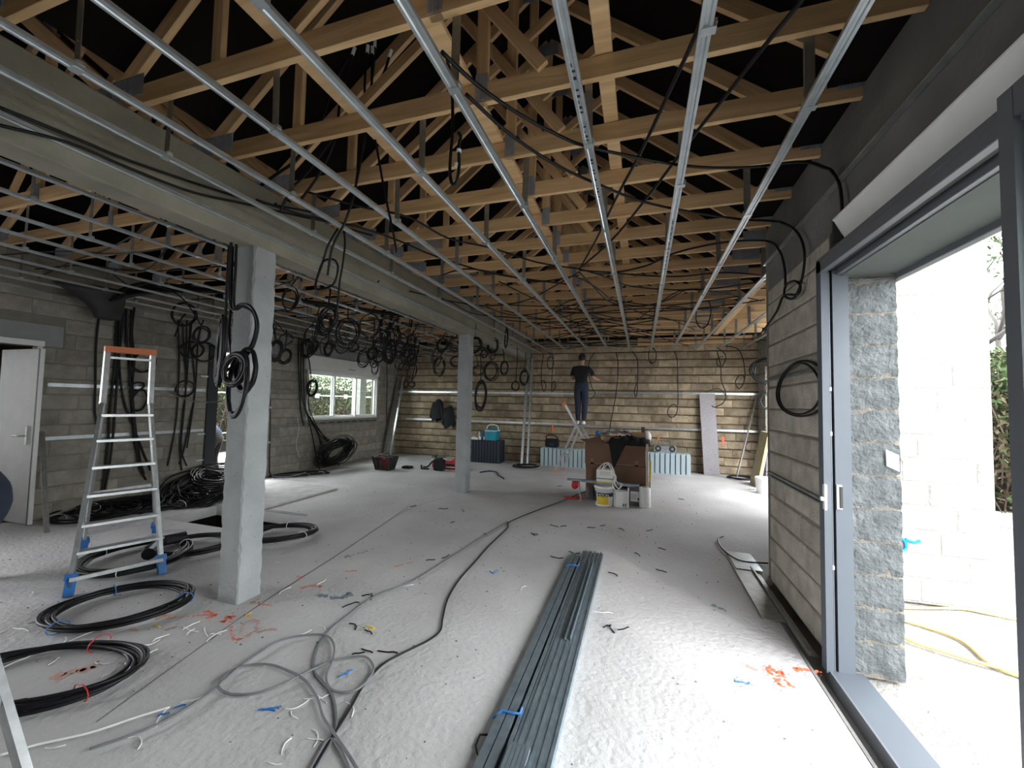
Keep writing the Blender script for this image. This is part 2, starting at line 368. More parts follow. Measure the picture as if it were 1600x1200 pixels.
# ---------------------------------------------------------------- outside
g = MB().box(1.292, 14, -14, 22, -.3, -.02).box(-30, -7.5, -6, 24, -.3, 0)
gr = g.build('ground', GROUND); tag(gr, 'pale dusty gravel ground outside the terrace door', 'ground', kind='structure')
LEAF = mat('hedge_leaf', (.045, .085, .012), .7, nscale=3, base2=(.02, .045, .008), rand=.1)
TWIG = mat('hedge_twig', (.05, .032, .02), .9); INNER = mat('hedge_inner_shade', (.012, .012, .006), 1); DRY = mat('dry_leaf', (.06, .042, .02), .9)
def hedge(label, x0, x1, y0, y1, z1, n, seed, dry=.3):
    r = random.Random(seed); root = thing('hedge', label, 'hedge', ((x0 + x1) / 2, (y0 + y1) / 2, 0)); A, B, C_ = MB(), MB(), MB()
    for i in range(n):
        x, y = r.uniform(x0, x1), r.uniform(y0, y1); z = z1 * r.random() ** .8; s = r.uniform(.03, .075)
        a, b = Vector((r.gauss(0, 1), r.gauss(0, 1), r.gauss(0, 1))).normalized(), Vector((r.gauss(0, 1), r.gauss(0, 1), r.gauss(0, 1))).normalized()
        c = Vector((x, y, z)); vs = [c - a * s, c + b * s * .5, c + a * s, c - b * s * .5]
        (C_ if r.random() < dry * (1.5 - z / z1) else A).add(vs, [(0, 1, 2, 3)])
    for i in range(n // 30):
        p = Vector((r.uniform(x0, x1), r.uniform(y0, y1), r.uniform(0, z1 * .5))); q = p + Vector((r.gauss(0, .25), r.gauss(0, .25), r.uniform(.3, .8))); B.beam(p, q, .014, .014)
    core = MB().box(x0 + .4, x1 - .3, y0 + .1, y1 - .1, 0, z1 * .8)  # solid near-black box standing in for the shade inside the foliage
    for nm, m_, k in (('foliage', A, LEAF), ('dry_foliage', C_, DRY), ('twigs', B, TWIG), ('shade_core', core, INNER)):
        o = local0(m_.build(nm, k, root), root); o['kind'] = 'stuff'
    return root
def local0(o, root): o.data.transform(Matrix.Translation(-root.location)); return o
hedge('long clipped green hedge outside the left window', -12.3, -11.5, 6.0, 20.0, 2.5, 26000, 1, .35)
hedge('rough hedge with dry patches beyond the terrace', 5.0, 6.2, 7.8, 11.5, 2.6, 16000, 2, .55)
fn = thing('wire_fence', 'wire fence with pale clips in front of the hedge outside the window', 'fence', (-11.3, 12, 0))
local0(MB().beam((-11.3, 6, 1.75), (-11.3, 20, 1.75), .02, .03).build('top_wire', GALV, fn), fn); local0(MB().beam((-11.3, 6, .6), (-11.3, 20, .6), .02, .02).build('wire', GALV, fn), fn)
for y in (8.0, 10.4, 11.9, 13.4, 15.2, 17.5): local0(MB().box(-11.28, -11.25, y, y + .18, 1.66, 1.82).build('clip', WBLOCK, fn), fn)
for y in (7.0, 9.4, 14.0, 18.0): local0(MB().box(-11.33, -11.29, y, y + .05, 0, 1.85).build('post', CONCD, fn), fn)
nb = thing('house', 'pale house with a ribbed roof beyond the hedge outside the window', 'house', (-22, 22, 0))
local0(MB().box(-24, -20, 10, 38, 0, 3.4).build('wall', WBLOCK, nb), nb)
for k in range(10): local0(MB().add([(-20 + .0 - .22 * k, 9.5, 3.4 + .2 * k), (-20.24 - .22 * k, 9.5, 3.62 + .2 * k), (-20.24 - .22 * k, 34, 3.62 + .2 * k), (-20 - .22 * k, 34, 3.4 + .2 * k), (-20 - .22 * k, 9.5, 3.3 + .2 * k), (-20.24 - .22 * k, 9.5, 3.52 + .2 * k), (-20.24 - .22 * k, 34, 3.52 + .2 * k), (-20 - .22 * k, 34, 3.3 + .2 * k)], [(0, 3, 2, 1), (4, 5, 6, 7), (0, 1, 5, 4), (1, 2, 6, 5), (2, 3, 7, 6), (3, 0, 4, 7)]).build('roof_panel', mat('roof_panel%d' % k, (.075, .07, .068), .8), nb), nb)
tag(MB().box(-7.9, -7.62, 9.72, 9.98, 0, 2.6, .01).centred('concrete_post', WBLOCK), 'pale concrete post outside the right pane of the window', 'post')
tr = thing('tree', 'bare branching tree with sparse leaves beyond the pale block wall', 'tree', (6.3, 9.6, 0)); r = random.Random(8); br = MB(); lv = MB()
BARK = mat('bark', (.06, .055, .05), .9)
def grow(p, d, L, rad, dep):
    q = p + d * L; br.tube([p, p.lerp(q, .5) + Vector((r.gauss(0, .04), r.gauss(0, .04), 0)), q], [rad, rad * .85, rad * .7], 6)
    if dep == 0:
        for i in range(14):
            c = q + Vector((r.gauss(0, .14), r.gauss(0, .14), r.gauss(0, .14))); a, b = Vector((r.gauss(0, 1), r.gauss(0, 1), r.gauss(0, 1))).normalized() * .05, Vector((r.gauss(0, 1), r.gauss(0, 1), r.gauss(0, 1))).normalized() * .03
            lv.add([c - a, c + b, c + a, c - b], [(0, 1, 2, 3)])
        return
    for i in range(3): grow(q, (d + Vector((r.gauss(0, .5), r.gauss(0, .5), r.uniform(-.1, .5)))).normalized(), L * .72, rad * .65, dep - 1)
grow(Vector((6.3, 9.6, 0)), Vector((-.1, 0, 1)), 1.7, .09, 4)
local0(br.build('branches', BARK, tr, True), tr); o = local0(lv.build('leaves', LEAF, tr), tr); o['kind'] = 'stuff'
tag(MB().box(4.6, 5.2, 7.7, 8.0, -.02, .16, .01).centred('concrete_slab', WBLOCK), 'pale concrete slab on the ground before the rough hedge', 'slab')
MB().box(2.3, 2.96, 4.34, 4.6, 3.28, 3.47, .008).box(XN + .33, 2.29, 4.34, 4.6, 3.28, 3.47, .008).build('cap', WBLOCK, bpy.data.objects['wall_return'])

# ---------------------------------------------------------------- roof trusses
def member(p, q, w_, h, name, m, parent, cache={}):
    """one length of timber in the x-z plane, modelled along its own x axis so the grain runs with it"""
    p, q = Vector(p), Vector(q); L = round((q - p).length, 3); k = (L, w_, h, name)
    if k not in cache: cache[k] = mesh(name, *(lambda b: (b.v, b.f))(MB().box(0, L, -w_ / 2, w_ / 2, -h / 2, h / 2, .002)), m)
    d = q - p
    return link(name, cache[k], parent, p, (0, -math.atan2(d.z, d.x), 0))
PL = {}
def nail_plate(parent, x, z, wd, ht, y):
    k = (wd, ht)
    if k not in PL:
        mb = MB().box(-wd / 2, wd / 2, -.0015, .0015, -ht / 2, ht / 2); n = int(wd / .016)
        for i in range(n):
            xx = -wd / 2 + (i + .5) * wd / n
            mb.box(xx - .003, xx + .003, -.005, .0, -ht / 2 + .004, ht / 2 - .004)
        PL[k] = mesh('nail_plate', mb.v, mb.f, PLATE)
    return link('nail_plate', PL[k], parent, (x, y, z))
def truss(y, label, group, c, half, x1=None, left=True):
    root = thing('roof_truss', label, 'truss', (c, y, 3.35), 0, group)
    H = half * SL; zb = .06; xr = half if x1 is None else x1 - c
    member((-half - .02, 0, zb), (xr, 0, zb), .036, .12, 'bottom_chord', WOOD, root)
    member((-half + .02, 0, .12), (0, 0, .12 + H), .036, .1, 'top_chord', WOOD, root)
    member((0, 0, .12 + H), (half - .02, 0, .12), .036, .1, 'top_chord', WOOD, root)
    member((0, 0, .0), (0, 0, H + .1), .036, .07, 'king_post', WOOD, root)
    s = 1 if left else -1
    member((s * -1.0, .03, .12), (s * .68, .03, 1.31), .03, .07, 'web', WOOD, root)
    member((s * .37, -.03, .12), (s * -.6, -.03, 1.4), .03, .07, 'web', WOOD, root)
    member((s * -1.38, .01, .1), (s * -1.38, .01, .74), .036, .07, 'strut', WOOD, root)
    for x, z, a, b_ in ((-half + .12, .12, .3, .13), (half - .12, .12, .3, .13), (0, .09, .075, .16), (0, H + .05, .2, .13)): nail_plate(root, x, z, a, b_, -.021)
    return root
k = 0
for i in range(-2, 17):
    y = 1.57 + .56 * i + random.uniform(-.012, .012); n = ORD[i + 2]
    truss(y, n + ' pine roof truss over the main bay, counted from the camera end', 'trusses over the main bay', -.9, 2.22, 2.62 if y > 4.7 else None)
    truss(y + random.uniform(-.02, .02), n + ' pine roof truss over the left bay, counted from the camera end', 'trusses over the left bay', -5.27, 2.12, None, False)
for x, n in ((-1.8, 'near the beam'), (-1.0, 'beside the king posts'), (-.2, 'right of the king posts')):
    mb = MB().box(x - .045, x + .045, .2, 10.7, 3.475, 3.51, .003)
    tag(mb.centred('brace_board', WOOD), 'long pale pine brace board lying across the trusses ' + n, 'board')
mb = MB().beam((1.55, 6.2, 3.32), (1.62, 10.3, 3.3), .1, .035)
tag(mb.centred('brace_board', WOOD), 'loose pale pine board under the trusses at the recess', 'board')
tag(MB().box(-.1, 2.5, 10.78, 10.9, 3.16, 3.2).box(-.1, 2.5, 10.86, 10.9, 3.2, 3.34).centred('brace_board', WOOD), 'horizontal pine board on top of the back wall', 'board')

# ---------------------------------------------------------------- ceiling rails with their hangers
def rail_mesh(L, name='rail_profile'):
    a, h, t, gx, gz = .0235, .018, .0016, .006, .005
    o = [(-a + .006, h), (-a, h), (-a, 0), (-gx - .005, 0), (-gx, gz), (gx, gz), (gx + .005, 0), (a, 0), (a, h), (a - .006, h)]
    i = [(a - .006, h - t), (a - t, h - t), (a - t, t), (gx + .006, t), (gx + .001, gz + t), (-gx - .001, gz + t), (-gx - .006, t), (-a + t, t), (-a + t, h - t), (-a + .006, h - t)]
    n = 10; vs = [(p[0], 0, p[1]) for p in o + i] + [(p[0], L, p[1]) for p in o + i]
    fs = []
    for k in range(20): j = (k + 1) % 20; fs.append((k, 20 + k, 20 + j, j))
    for k in range(9): fs.append((k, k + 1, 18 - k, 19 - k)); fs.append((20 + k, 39 - k, 38 - k, 21 + k))
    return mesh(name, vs, fs, GALV)
RM = {}
hg = MB().box(-.021, .021, -.001, .001, 0, .44).box(-.021, -.019, 0, .016, .06, .44)
for z in (.03, .06, .12, .36, .4): hg.lathe([(.004, 0), (.004, .003)], 6, (0, 0, 0)); 
for i in range(len(hg.v) - 60, len(hg.v)):
    v = hg.v[i]; zz = (.03, .06, .12, .36, .4)[(i - (len(hg.v) - 60)) // 12]; hg.v[i] = (v[0], -.001 - v[2], zz + v[1])
HG = mesh('hanger', hg.v, hg.f, GALVD)
cb = MB().box(-.026, .026, -.018, .018, -.003, .03).box(-.03, .03, -.012, .012, .018, .034); CB = mesh('clip', cb.v, cb.f, GALV)
def rail(x, z, y0, y1, label, par, group='ceiling rails', tilt=0.0, hang=True):
    L = round(y1 - y0, 2)
    if L not in RM: RM[L] = rail_mesh(L)
    root = thing('ceiling_rail', label, 'rail', (x, y0, z), 0, group); root.rotation_euler[0] = tilt
    link('rail_profile', RM[L], root)
    if hang:
        for i in range(-2, 17):
            y = 1.57 + .56 * i + .024
            if i % 2 == par and y0 < y < y1 - .1:
                o = link('hanger', HG, root, (random.uniform(-.012, .012), y - y0, .016)); o.rotation_euler[1] = random.uniform(-.03, .03)
                o.scale[2] = (3.43 - z) / .44
                c_ = link('clip', CB, o, (0, 0, -.016 / o.scale[2])); c_.scale[2] = 1 / o.scale[2]
    return root
rows = [.73, .22, -.28, -.81, -1.3, -1.85, -2.33, -2.67]
for i, x in enumerate(rows): rail(x, 3.0, -.6, 10.9, ORD[i + 1] + ' galvanised ceiling rail of the main bay, counted from the terrace door wall', i % 2 == 0 and 1 or 0)
for x, a in ((.22, 3.2), (-.28, 1.6), (-.81, 3.4)):   # illegible factory print on the rail undersides
    ro = [o for o in bpy.data.objects if o.name.startswith('ceiling_rail') and abs(o.location.x - x) < .01][0]; mb = MB()
    for i in range(34):
        y = a + .6 + i * .036
        if random.random() < .8: mb.box(-.008, .008, y, y + random.uniform(.008, .024), .0042, .0046) if i % 3 else mb.box(-.009, -.002, y, y + .02, .0042, .0046)
    mb.build('printed_marking', RUBBER, ro)
rail(-2.945, 2.93, -.6, 10.9, 'galvanised ceiling rail running along the face of the concrete beam', 0, hang=False)
for i, x in enumerate((1.25, 1.75, 2.25)): rail(x, 3.0, 4.65, 10.9, ORD[i] + ' short galvanised ceiling rail over the recess, counted from the main bay', i % 2)
for i, x in enumerate((-3.27, -3.5, -4.0, -4.5, -4.98, -5.45, -5.95, -6.45, -6.9)): rail(x, 2.92, -1.2, 10.9, ORD[i] + ' galvanised ceiling rail of the left bay, counted from the beam', i % 2)
# edge angles fixed to the walls
def angle(name, p, q, m, label, a=.03, nrm=(1, 0, 0)):
    p, q, nv = Vector(p), Vector(q), Vector(nrm); mb = MB()
    mb.beam(p, q, .003, .035).beam(p + nv * a / 2 - Vector((0, 0, .017)), q + nv * a / 2 - Vector((0, 0, .017)), a, .002)
    mb.beam(p + nv * a - Vector((0, 0, .012)), q + nv * a - Vector((0, 0, .012)), .002, .012)
    o = mb.centred(name, m); return tag(o, label, 'rail')
angle('edge_angle', (XN - .004, -.6, 3.02), (XN - .004, 4.5, 3.02), GALV, 'galvanised edge angle along the dark band above the terrace door', .03, (-1, 0, 0))
angle('edge_angle', (XL + .02, 1.5, 2.9), (XL + .02, 10.9, 2.9), GALV, 'galvanised edge angle along the top of the left wall', .03)
def wall_rail(p, q, m, label, nrm, a=.018):
    p, q, nv = Vector(p), Vector(q), Vector(nrm); mb = MB()
    mb.beam(p + nv * .002, q + nv * .002, .003, .045)
    for dz in (-.0215, .0215): mb.beam(p + nv * a / 2 + Vector((0, 0, dz)), q + nv * a / 2 + Vector((0, 0, dz)), a, .003) if abs(nv.x) > .5 else mb.beam(p + nv * a / 2 + Vector((0, 0, dz)), q + nv * a / 2 + Vector((0, 0, dz)), a, .003)
    mb.beam(p + nv * a + Vector((0, 0, .014)), q + nv * a + Vector((0, 0, .014)), .003, .012); mb.beam(p + nv * a - Vector((0, 0, .014)), q + nv * a - Vector((0, 0, .014)), .003, .012)
    return tag(mb.centred('wall_rail', m), label, 'rail')
yb = YB - .02
wall_rail((XL + .05, yb, 1.9), (-1.4, yb, 1.9), GALV, 'upper galvanised wall rail on the left part of the back wall', (0, -1, 0))
wall_rail((-1.6, yb - .02, 1.94), (XR - .02, yb - .02, 1.94), GALV, 'upper galvanised wall rail on the right part of the back wall', (0, -1, 0))
wall_rail((-6.9, yb, 1.07), (-1.4, yb, 1.07), GALV, 'lower galvanised wall rail on the left part of the back wall', (0, -1, 0))
wall_rail((-1.7, yb - .02, 1.03), (XR - .02, yb - .02, 1.06), GALV, 'lower galvanised wall rail on the right part of the back wall', (0, -1, 0))
for z, a in ((1.72, 'upper'), (1.03, 'lower')):
    wall_rail((XL + .02, 3.16, z), (XL + .02, 5.14, z), GALV, a + ' galvanised wall rail on the left wall beside the white door', (1, 0, 0))
    wall_rail((XL + .02, 6.5, z), (XL + .02, 7.38, z), GALVD, a + ' dull wall rail on the left wall beside the window', (1, 0, 0))
wall_rail((XN - .012, 3.1, 1.885), (XN - .012, 4.44, 1.885), GALVD, 'upper steel wall rail on the wall beside the terrace door', (-1, 0, 0))
wall_rail((XN - .012, 3.1, .99), (XN - .012, 4.44, .99), GALVD, 'lower steel wall rail on the wall beside the terrace door', (-1, 0, 0))

# ---------------------------------------------------------------- terrace door, windows and doors
d = link('door_1', None, None, (1.09, 3.05, 0)); tag(d, 'tall anthracite sliding terrace door on the right, slid open', kind='structure')
def P(name, mb, m, parent, **k):
    o = mb.build(name, m, parent, **k); L0 = parent
    off = Vector((0, 0, 0))
    while L0 is not None: off += Vector(L0.location); L0 = L0.parent
    me = o.data; me.transform(Matrix.Translation(-off)); return o
P('jamb_profile', MB().box(1.085, 1.125, 3.03, 3.1, 0, 2.56, .003), OUTM, d)
P('jamb_profile', MB().box(1.15, 1.235, 3.04, 3.1, 0, 2.5, .003), OUTM, d)
P('gasket', MB().box(1.125, 1.15, 3.07, 3.1, 0, 2.5), RUBBER, d)
P('gasket', MB().box(1.134, 1.139, 3.05, 3.07, 0, 2.48), ALU, d)
h = P('head_profile', MB().box(1.085, 1.125, 0.35, 3.1, 2.48, 2.575, .003).box(1.08, 1.086, 0.35, 3.03, 2.535, 2.565).box(1.125, 1.17, 0.35, 3.1, 2.5, 2.575), ALU, d)
P('gasket', MB().box(1.125, 1.15, 0.35, 3.03, 2.485, 2.5), RUBBER, d)
P('track', MB().box(1.17, 1.235, 0.35, 3.03, 2.455, 2.5, .002), ALU, d)
hd = P('lock_plate', MB().box(1.078, 1.09, 3.0, 3.03, .985, 1.14, .003).box(1.06, 1.08, 3.005, 3.025, 1.04, 1.065, .003), WHITE, d)
P('striker', MB().box(1.152, 1.18, 3.03, 3.042, .99, 1.14, .002), GALV, d)
P('striker_slot', MB().box(1.166, 1.18, 3.022, 3.031, 1.0, 1.13), RUBBER, d)
for z in (.62, 1.44, 1.72): P('spacer', MB().box(1.126, 1.136, 3.035, 3.05, z, z + .025, .002), WHITE, d)
# the leaf that is slid back towards the camera
for y0, y1 in ((1.59, 1.645), (.36, .42)): P('leaf_stile', MB().box(1.068, 1.11, y0, y1, .04, 2.6, .003), ALU, d)
P('leaf_stile', MB().box(1.12, 1.15, 1.52, 1.60, .04, 2.5, .003), LALU, d)
for z0, z1 in ((.04, .12), (2.5, 2.6)): P('leaf_rail', MB().box(1.07, 1.108, 0.42, 1.59, z0, z1), ALU, d)
P('pane', MB().box(1.086, 1.094, 0.42, 1.59, .12, 2.5), GLASS, d)
P('sill', MB().box(1.105, 1.29, 0.35, 3.1, -.03, .012, .004), OUTM, d)
P('sill_lip', MB().box(1.1, 1.112, 0.35, 3.1, -.08, .014), ALU, d)
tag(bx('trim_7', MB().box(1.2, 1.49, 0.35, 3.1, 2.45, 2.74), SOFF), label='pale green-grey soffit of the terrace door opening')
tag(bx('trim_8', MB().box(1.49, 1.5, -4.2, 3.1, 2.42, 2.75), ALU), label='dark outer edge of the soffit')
tag(bx('trim_9', MB().box(1.5, 1.515, -4.2, 4.3, 2.40, 2.75), WHITE), label='white drip edge over the terrace door')
sb = thing('shutter_box_cover', 'long white cover strip of the roller shutter above the terrace door', 'cover', (1.15, 2.83, 2.58))
P('cover_panel', MB().extr([(1.168, 2.58), (1.168, 2.72), (1.085, 2.72), (1.15, 2.585)], 0.3, 2.83, 'y'), WHITE, sb); P('cover_lip', MB().box(1.078, 1.168, 0.3, 2.83, 2.72, 2.735, .003), WHITE, sb)
P('end_cap', MB().box(1.082, 1.168, 2.83, 2.852, 2.6, 2.735, .002).box(1.12, 1.168, 2.84, 2.98, 2.58, 2.7), RUBBER, sb)
# rough jamb faces of the thick wall: block courses seen end-on
jw = random.Random(4)
for k in range(13):
    z0 = .012 + k * .2; z1 = min(z0 + .19, 2.44); mb = MB(); nx, nz = 8, 6; vs = []
    for j in range(nz + 1):
        for i in range(nx + 1): vs.append((1.236 + (1.488 - 1.236) * i / nx, 3.075 - jw.uniform(0, .014) - .006 * (0 < j < nz), z0 + (z1 - z0) * j / nz))
    mb.add(vs, [(j * (nx + 1) + i, j * (nx + 1) + i + 1, (j + 1) * (nx + 1) + i + 1, (j + 1) * (nx + 1) + i) for j in range(nz) for i in range(nx)])
    mb.build('jamb_block', ROUGHC, NW, True)
tag(bx('trim_10', MB().box(1.236, 1.49, 3.075, 3.1, 0, 2.45), ROUGHC), label='rough grey mortar jamb of the terrace door')
mb = MB().add([(1.41, 3.045, 1.37), (1.47, 3.04, 1.34), (1.472, 3.04, 1.24), (1.412, 3.045, 1.27), (1.41, 3.048, 1.37), (1.47, 3.043, 1.34), (1.472, 3.043, 1.24), (1.412, 3.048, 1.27)], [(0, 1, 2, 3)][::-1] + [(3, 2, 1, 0), (4, 5, 6, 7), (0, 4, 5, 1), (1, 5, 6, 2), (2, 6, 7, 3), (3, 7, 4, 0)])
tg = mb.centred('paper_label', LABELW); tag(tg, 'white printed label stuck to the rough door jamb', 'label')
# window in the left wall
X0 = XL
wn = link('window_1', None, None, (X0, 8.72, 1.12)); tag(wn, 'white three-pane sliding window in the left wall', kind='structure')
def fr(name, y0, y1, z0, z1, t, x0, x1, m, par): return P(name, MB().box(x0, x1, y0, y1, z0, z0 + t, .003).box(x0, x1, y0, y1, z1 - t, z1, .003).box(x0, x1, y0, y0 + t, z0 + t, z1 - t, .003).box(x0, x1, y1 - t, y1, z0 + t, z1 - t, .003), m, par)
fr('window_frame', 7.42, 10.02, 1.12, 2.28, .055, X0 - .1, X0 + .01, WHITE, wn)
for y0, y1, x in ((7.47, 8.36, -.03), (8.28, 9.2, -.07), (9.12, 9.97, -.03)):
    sh_ = fr('sash', y0, y1, 1.17, 2.23, .045, X0 + x - .03, X0 + x, WHITE, wn)
    P('pane', MB().box(X0 + x - .02, X0 + x - .012, y0 + .045, y1 - .045, 1.215, 2.185), GLASS, sh_)
P('window_handle', MB().box(X0 - .03, X0 - .005, 8.33, 8.35, 1.45, 1.62, .003), GALVD, wn)
sx_ = P('shutter_box', MB().box(X0, X0 + .07, 7.36, 9.98, 2.285, 2.62, .006), WHITE, wn)
P('vent_slot', MB().box(X0 + .071, X0 + .074, 8.7, 8.95, 2.38, 2.395), RUBBER, sx_)
P('sill', MB().box(X0 - .2, X0 + .035, 7.38, 10.04, 1.06, 1.118, .004), GALVD, wn)
for k in range(9): P('wedge', MB().box(X0 + .0, X0 + .04, 7.6 + k * .28, 7.72 + k * .28, 1.035, 1.06), RUBBER, wn)
# left glazed door, standing open
d2 = link('door_2', None, None, (X0, 5.2, .12)); tag(d2, 'dark frame of the open door in the left wall, daylight beyond', kind='structure')
P('jamb_profile', MB().box(X0 - .12, X0 + .03, 5.18, 5.36, .12, 2.52, .004), ALUD, d2)
P('door_leaf_edge', MB().box(X0 - .4, X0 - .12, 5.36, 5.4, .14, 2.5, .004), OUTM, d2)
P('jamb_profile', MB().box(X0 - .12, X0 + .02, 6.36, 6.42, .12, 2.52, .004), WHITE, d2)
P('head_profile', MB().box(X0 - .12, X0 + .03, 5.32, 6.36, 2.44, 2.52, .004), ALU, d2)
P('threshold', MB().box(X0 - .2, X0 + .06, 5.18, 6.42, .08, .12, .004), CONC, d2)
for z in (.5, .95, 1.5, 1.95): P('bracket', MB().box(X0 + .012, X0 + .02, 5.06, 5.2, z, z + .025), GALV, d2)
# white door standing open at the far left
d3 = link('door_3', None, None, (-7.5, 3.05, 0)); tag(d3, 'white door leaf standing open at the far left', kind='structure')
lf_ = P('leaf', MB().box(-7.9, -7.1, 3.0, 3.04, .01, 2.16, .003), WHITE, d3)
P('leaf_edge', MB().box(-7.1, -7.085, 2.995, 3.045, .01, 2.16, .002), ALU, d3)
P('edge_strip', MB().box(-7.085, -7.07, 3.0, 3.04, .01, 2.16, .002), WHITE, d3)
P('handle_plate', MB().box(-7.24, -7.2, 2.985, 3.0, .97, 1.2, .003), LALU, lf_)
P('door_handle', MB().tube([(-7.22, 2.99, 1.08), (-7.22, 2.94, 1.08), (-7.24, 2.93, 1.08), (-7.36, 2.93, 1.08)], .01, 8), LALU, lf_)
P('frame_head', MB().box(X0 - .1, X0 + .04, 1.95, 3.1, 2.2, 2.27, .004), WHITE, d3)
P('frame_jamb', MB().box(X0 - .1, X0 - .0, 3.05, 3.1, 0, 2.2, .004), WHITE, d3)

# ---------------------------------------------------------------- cables
rc = random.Random(21)
def cable(label, pts, r=.0095, m=None, group=None, closed=False, k=6, n=6, name='cable', smooth=True, cat='cable'):
    P = spline(pts, k, closed) if smooth else [Vector(p) for p in pts]
    mb = MB().tube(P, r, n, closed)
    o = mb.centred(name, m or BLACK, None, True)
    return tag(o, label, cat, group)
def circle(c, ax, ay, n=14, a0=0.0, turns=1.0, j=0.0, dz=0.0, rnd=rc):
    """points round an ellipse with half axes ax, ay (vectors)"""
    c, ax, ay = Vector(c), Vector(ax), Vector(ay); w_ = ax.cross(ay).normalized(); N = max(3, int(n * turns))
    return [c + ax * (math.cos(a0 + 2 * math.pi * i / n) * (1 + rnd.uniform(-j, j))) + ay * (math.sin(a0 + 2 * math.pi * i / n) * (1 + rnd.uniform(-j, j))) + w_ * (dz * i / N) for i in range(N + 1)]
def coil(label, c, ax, ay, turns, r=.0095, spread=.05, m=None, group=None, name='cable_coil', ties=0, j=.05, tails=(), seed=0, n=14, tm=None):
    """a thing of several loosely wound loops, with tape ties as parts"""
    rnd = random.Random(seed * 7 + 3); c, ax, ay = Vector(c), Vector(ax), Vector(ay); w_ = ax.cross(ay).normalized()
    mb = MB(); pts = []; ph = rnd.uniform(0, 6.28); N = int(turns * n)
    for i in range(N + 1):
        a = ph + 2 * math.pi * i / n; s = 1 + spread * 2.2 * math.sin(i * .37 + seed) * .5 + rnd.uniform(-j, j)
        pts.append(c + ax * math.cos(a) * s + ay * math.sin(a) * s + w_ * (spread * .45 * ax.length * math.sin(i * .23 + seed * 2)))
    mb.tube(spline(pts, 3), r, 6)
    for t in tails: mb.tube(spline([Vector(p) for p in t], 5), r, 6)
    root = mb.centred(name, m or BLACK, None, True); tag(root, label, 'cable coil', group)
    for q in range(ties):
        a = ph + q * 6.28 / ties + .5; p = c + ax * math.cos(a) + ay * math.sin(a); rad = (ax * math.cos(a) + ay * math.sin(a)).normalized()
        L = (spread * ax.length * 1.05 + r * 2.0); L2 = spread * .45 * ax.length + r * 2.2
        tb = MB().tube([p + rad * L * math.cos(t) + w_ * L2 * math.sin(t) for t in [k_ * math.pi / 5 for k_ in range(10)]], .0032, 5, True)
        o = tb.build('tie', tm or WHITE, root, True); o.data.transform(Matrix.Translation(-root.location))
    return root
# loops hung over the near column
HC = 'black cable loops hung on the near column'
def vloop(u, v, ru, rv, y): pass
coil('wide low loops of black cable hanging on the near column, widest of that bunch', (-2.906,2.3,1.71), (.165, -.06, 0), (0, .02, .235), 4.2, .0135, .06, seed=1, n=18)
coil('double ring of black cable hanging right across the face of the near column', (-2.86,2.33,1.819), (.115, -.02, 0), (0, .01, .16), 5.2, .0135, .11, seed=2, n=16)
coil('tight upright bundle of black cable hanging left of the near column', (-3.075,2.28,1.959), (.05, -.02, 0), (.01, 0, .2), 14, .0135, .3, seed=3, n=14)
coil('tilted ring of black cable tied to the middle of the near column', (-2.901,2.26,1.813), (.1, 0, .05), (-.03, 0, .1), 4.5, .013, .12, seed=4)
cable('black cable looping from the beam over the right of the near column top', [(-3.147,2.34,3.247),(-3.11,2.34,2.929),(-3.108,2.34,2.516),(-3.065,2.34,2.299),(-2.973,2.34,2.33),(-2.86,2.34,2.299),(-2.787,2.34,2.172),(-2.809,2.34,2.025),(-2.886,2.34,1.923),(-3.044,2.34,1.831),(-3.174,2.34,1.756)], .0105)
cable('second black cable arching over the near column beside the first', [(-3.081,2.38,3.258),(-3.104,2.38,2.997),(-3.099,2.38,2.631),(-3.09,2.38,2.32),(-2.996,2.38,2.32),(-2.885,2.38,2.259),(-2.852,2.38,2.147),(-2.895,2.38,2.008),(-3.021,2.38,1.91)], .0105)
cable('black cable running down the left edge of the near column to its loops', [(-3.691,2.42,3.196),(-3.35,2.42,3.142),(-3.222,2.42,3.05),(-3.235,2.42,2.842),(-3.235,2.42,2.549),(-3.233,2.42,2.232),(-3.23,2.42,1.996)], .0105)
cable('black cable coming down from a truss to the left of the near column', [(-3.041,2.5,3.379),(-3.201,2.5,3.237),(-3.285,2.5,3.098),(-3.299,2.5,2.796),(-3.286,2.5,2.413),(-3.288,2.5,2.142),(-3.244,2.5,1.927)], .0105)
cable('black cable dropping beside the near column into the upright bundle', [(-2.958,2.6,3.253),(-3.181,2.6,3.181),(-3.282,2.6,3.057),(-3.288,2.6,2.718),(-3.272,2.6,2.27),(-3.312,2.6,2.105)], .0105)
cable('thin black cable between the upright bundle and the left wall', [(-4.142,2.6,1.644),(-3.946,2.6,1.588),(-3.743,2.6,1.557),(-3.473,2.6,1.562)], .005)
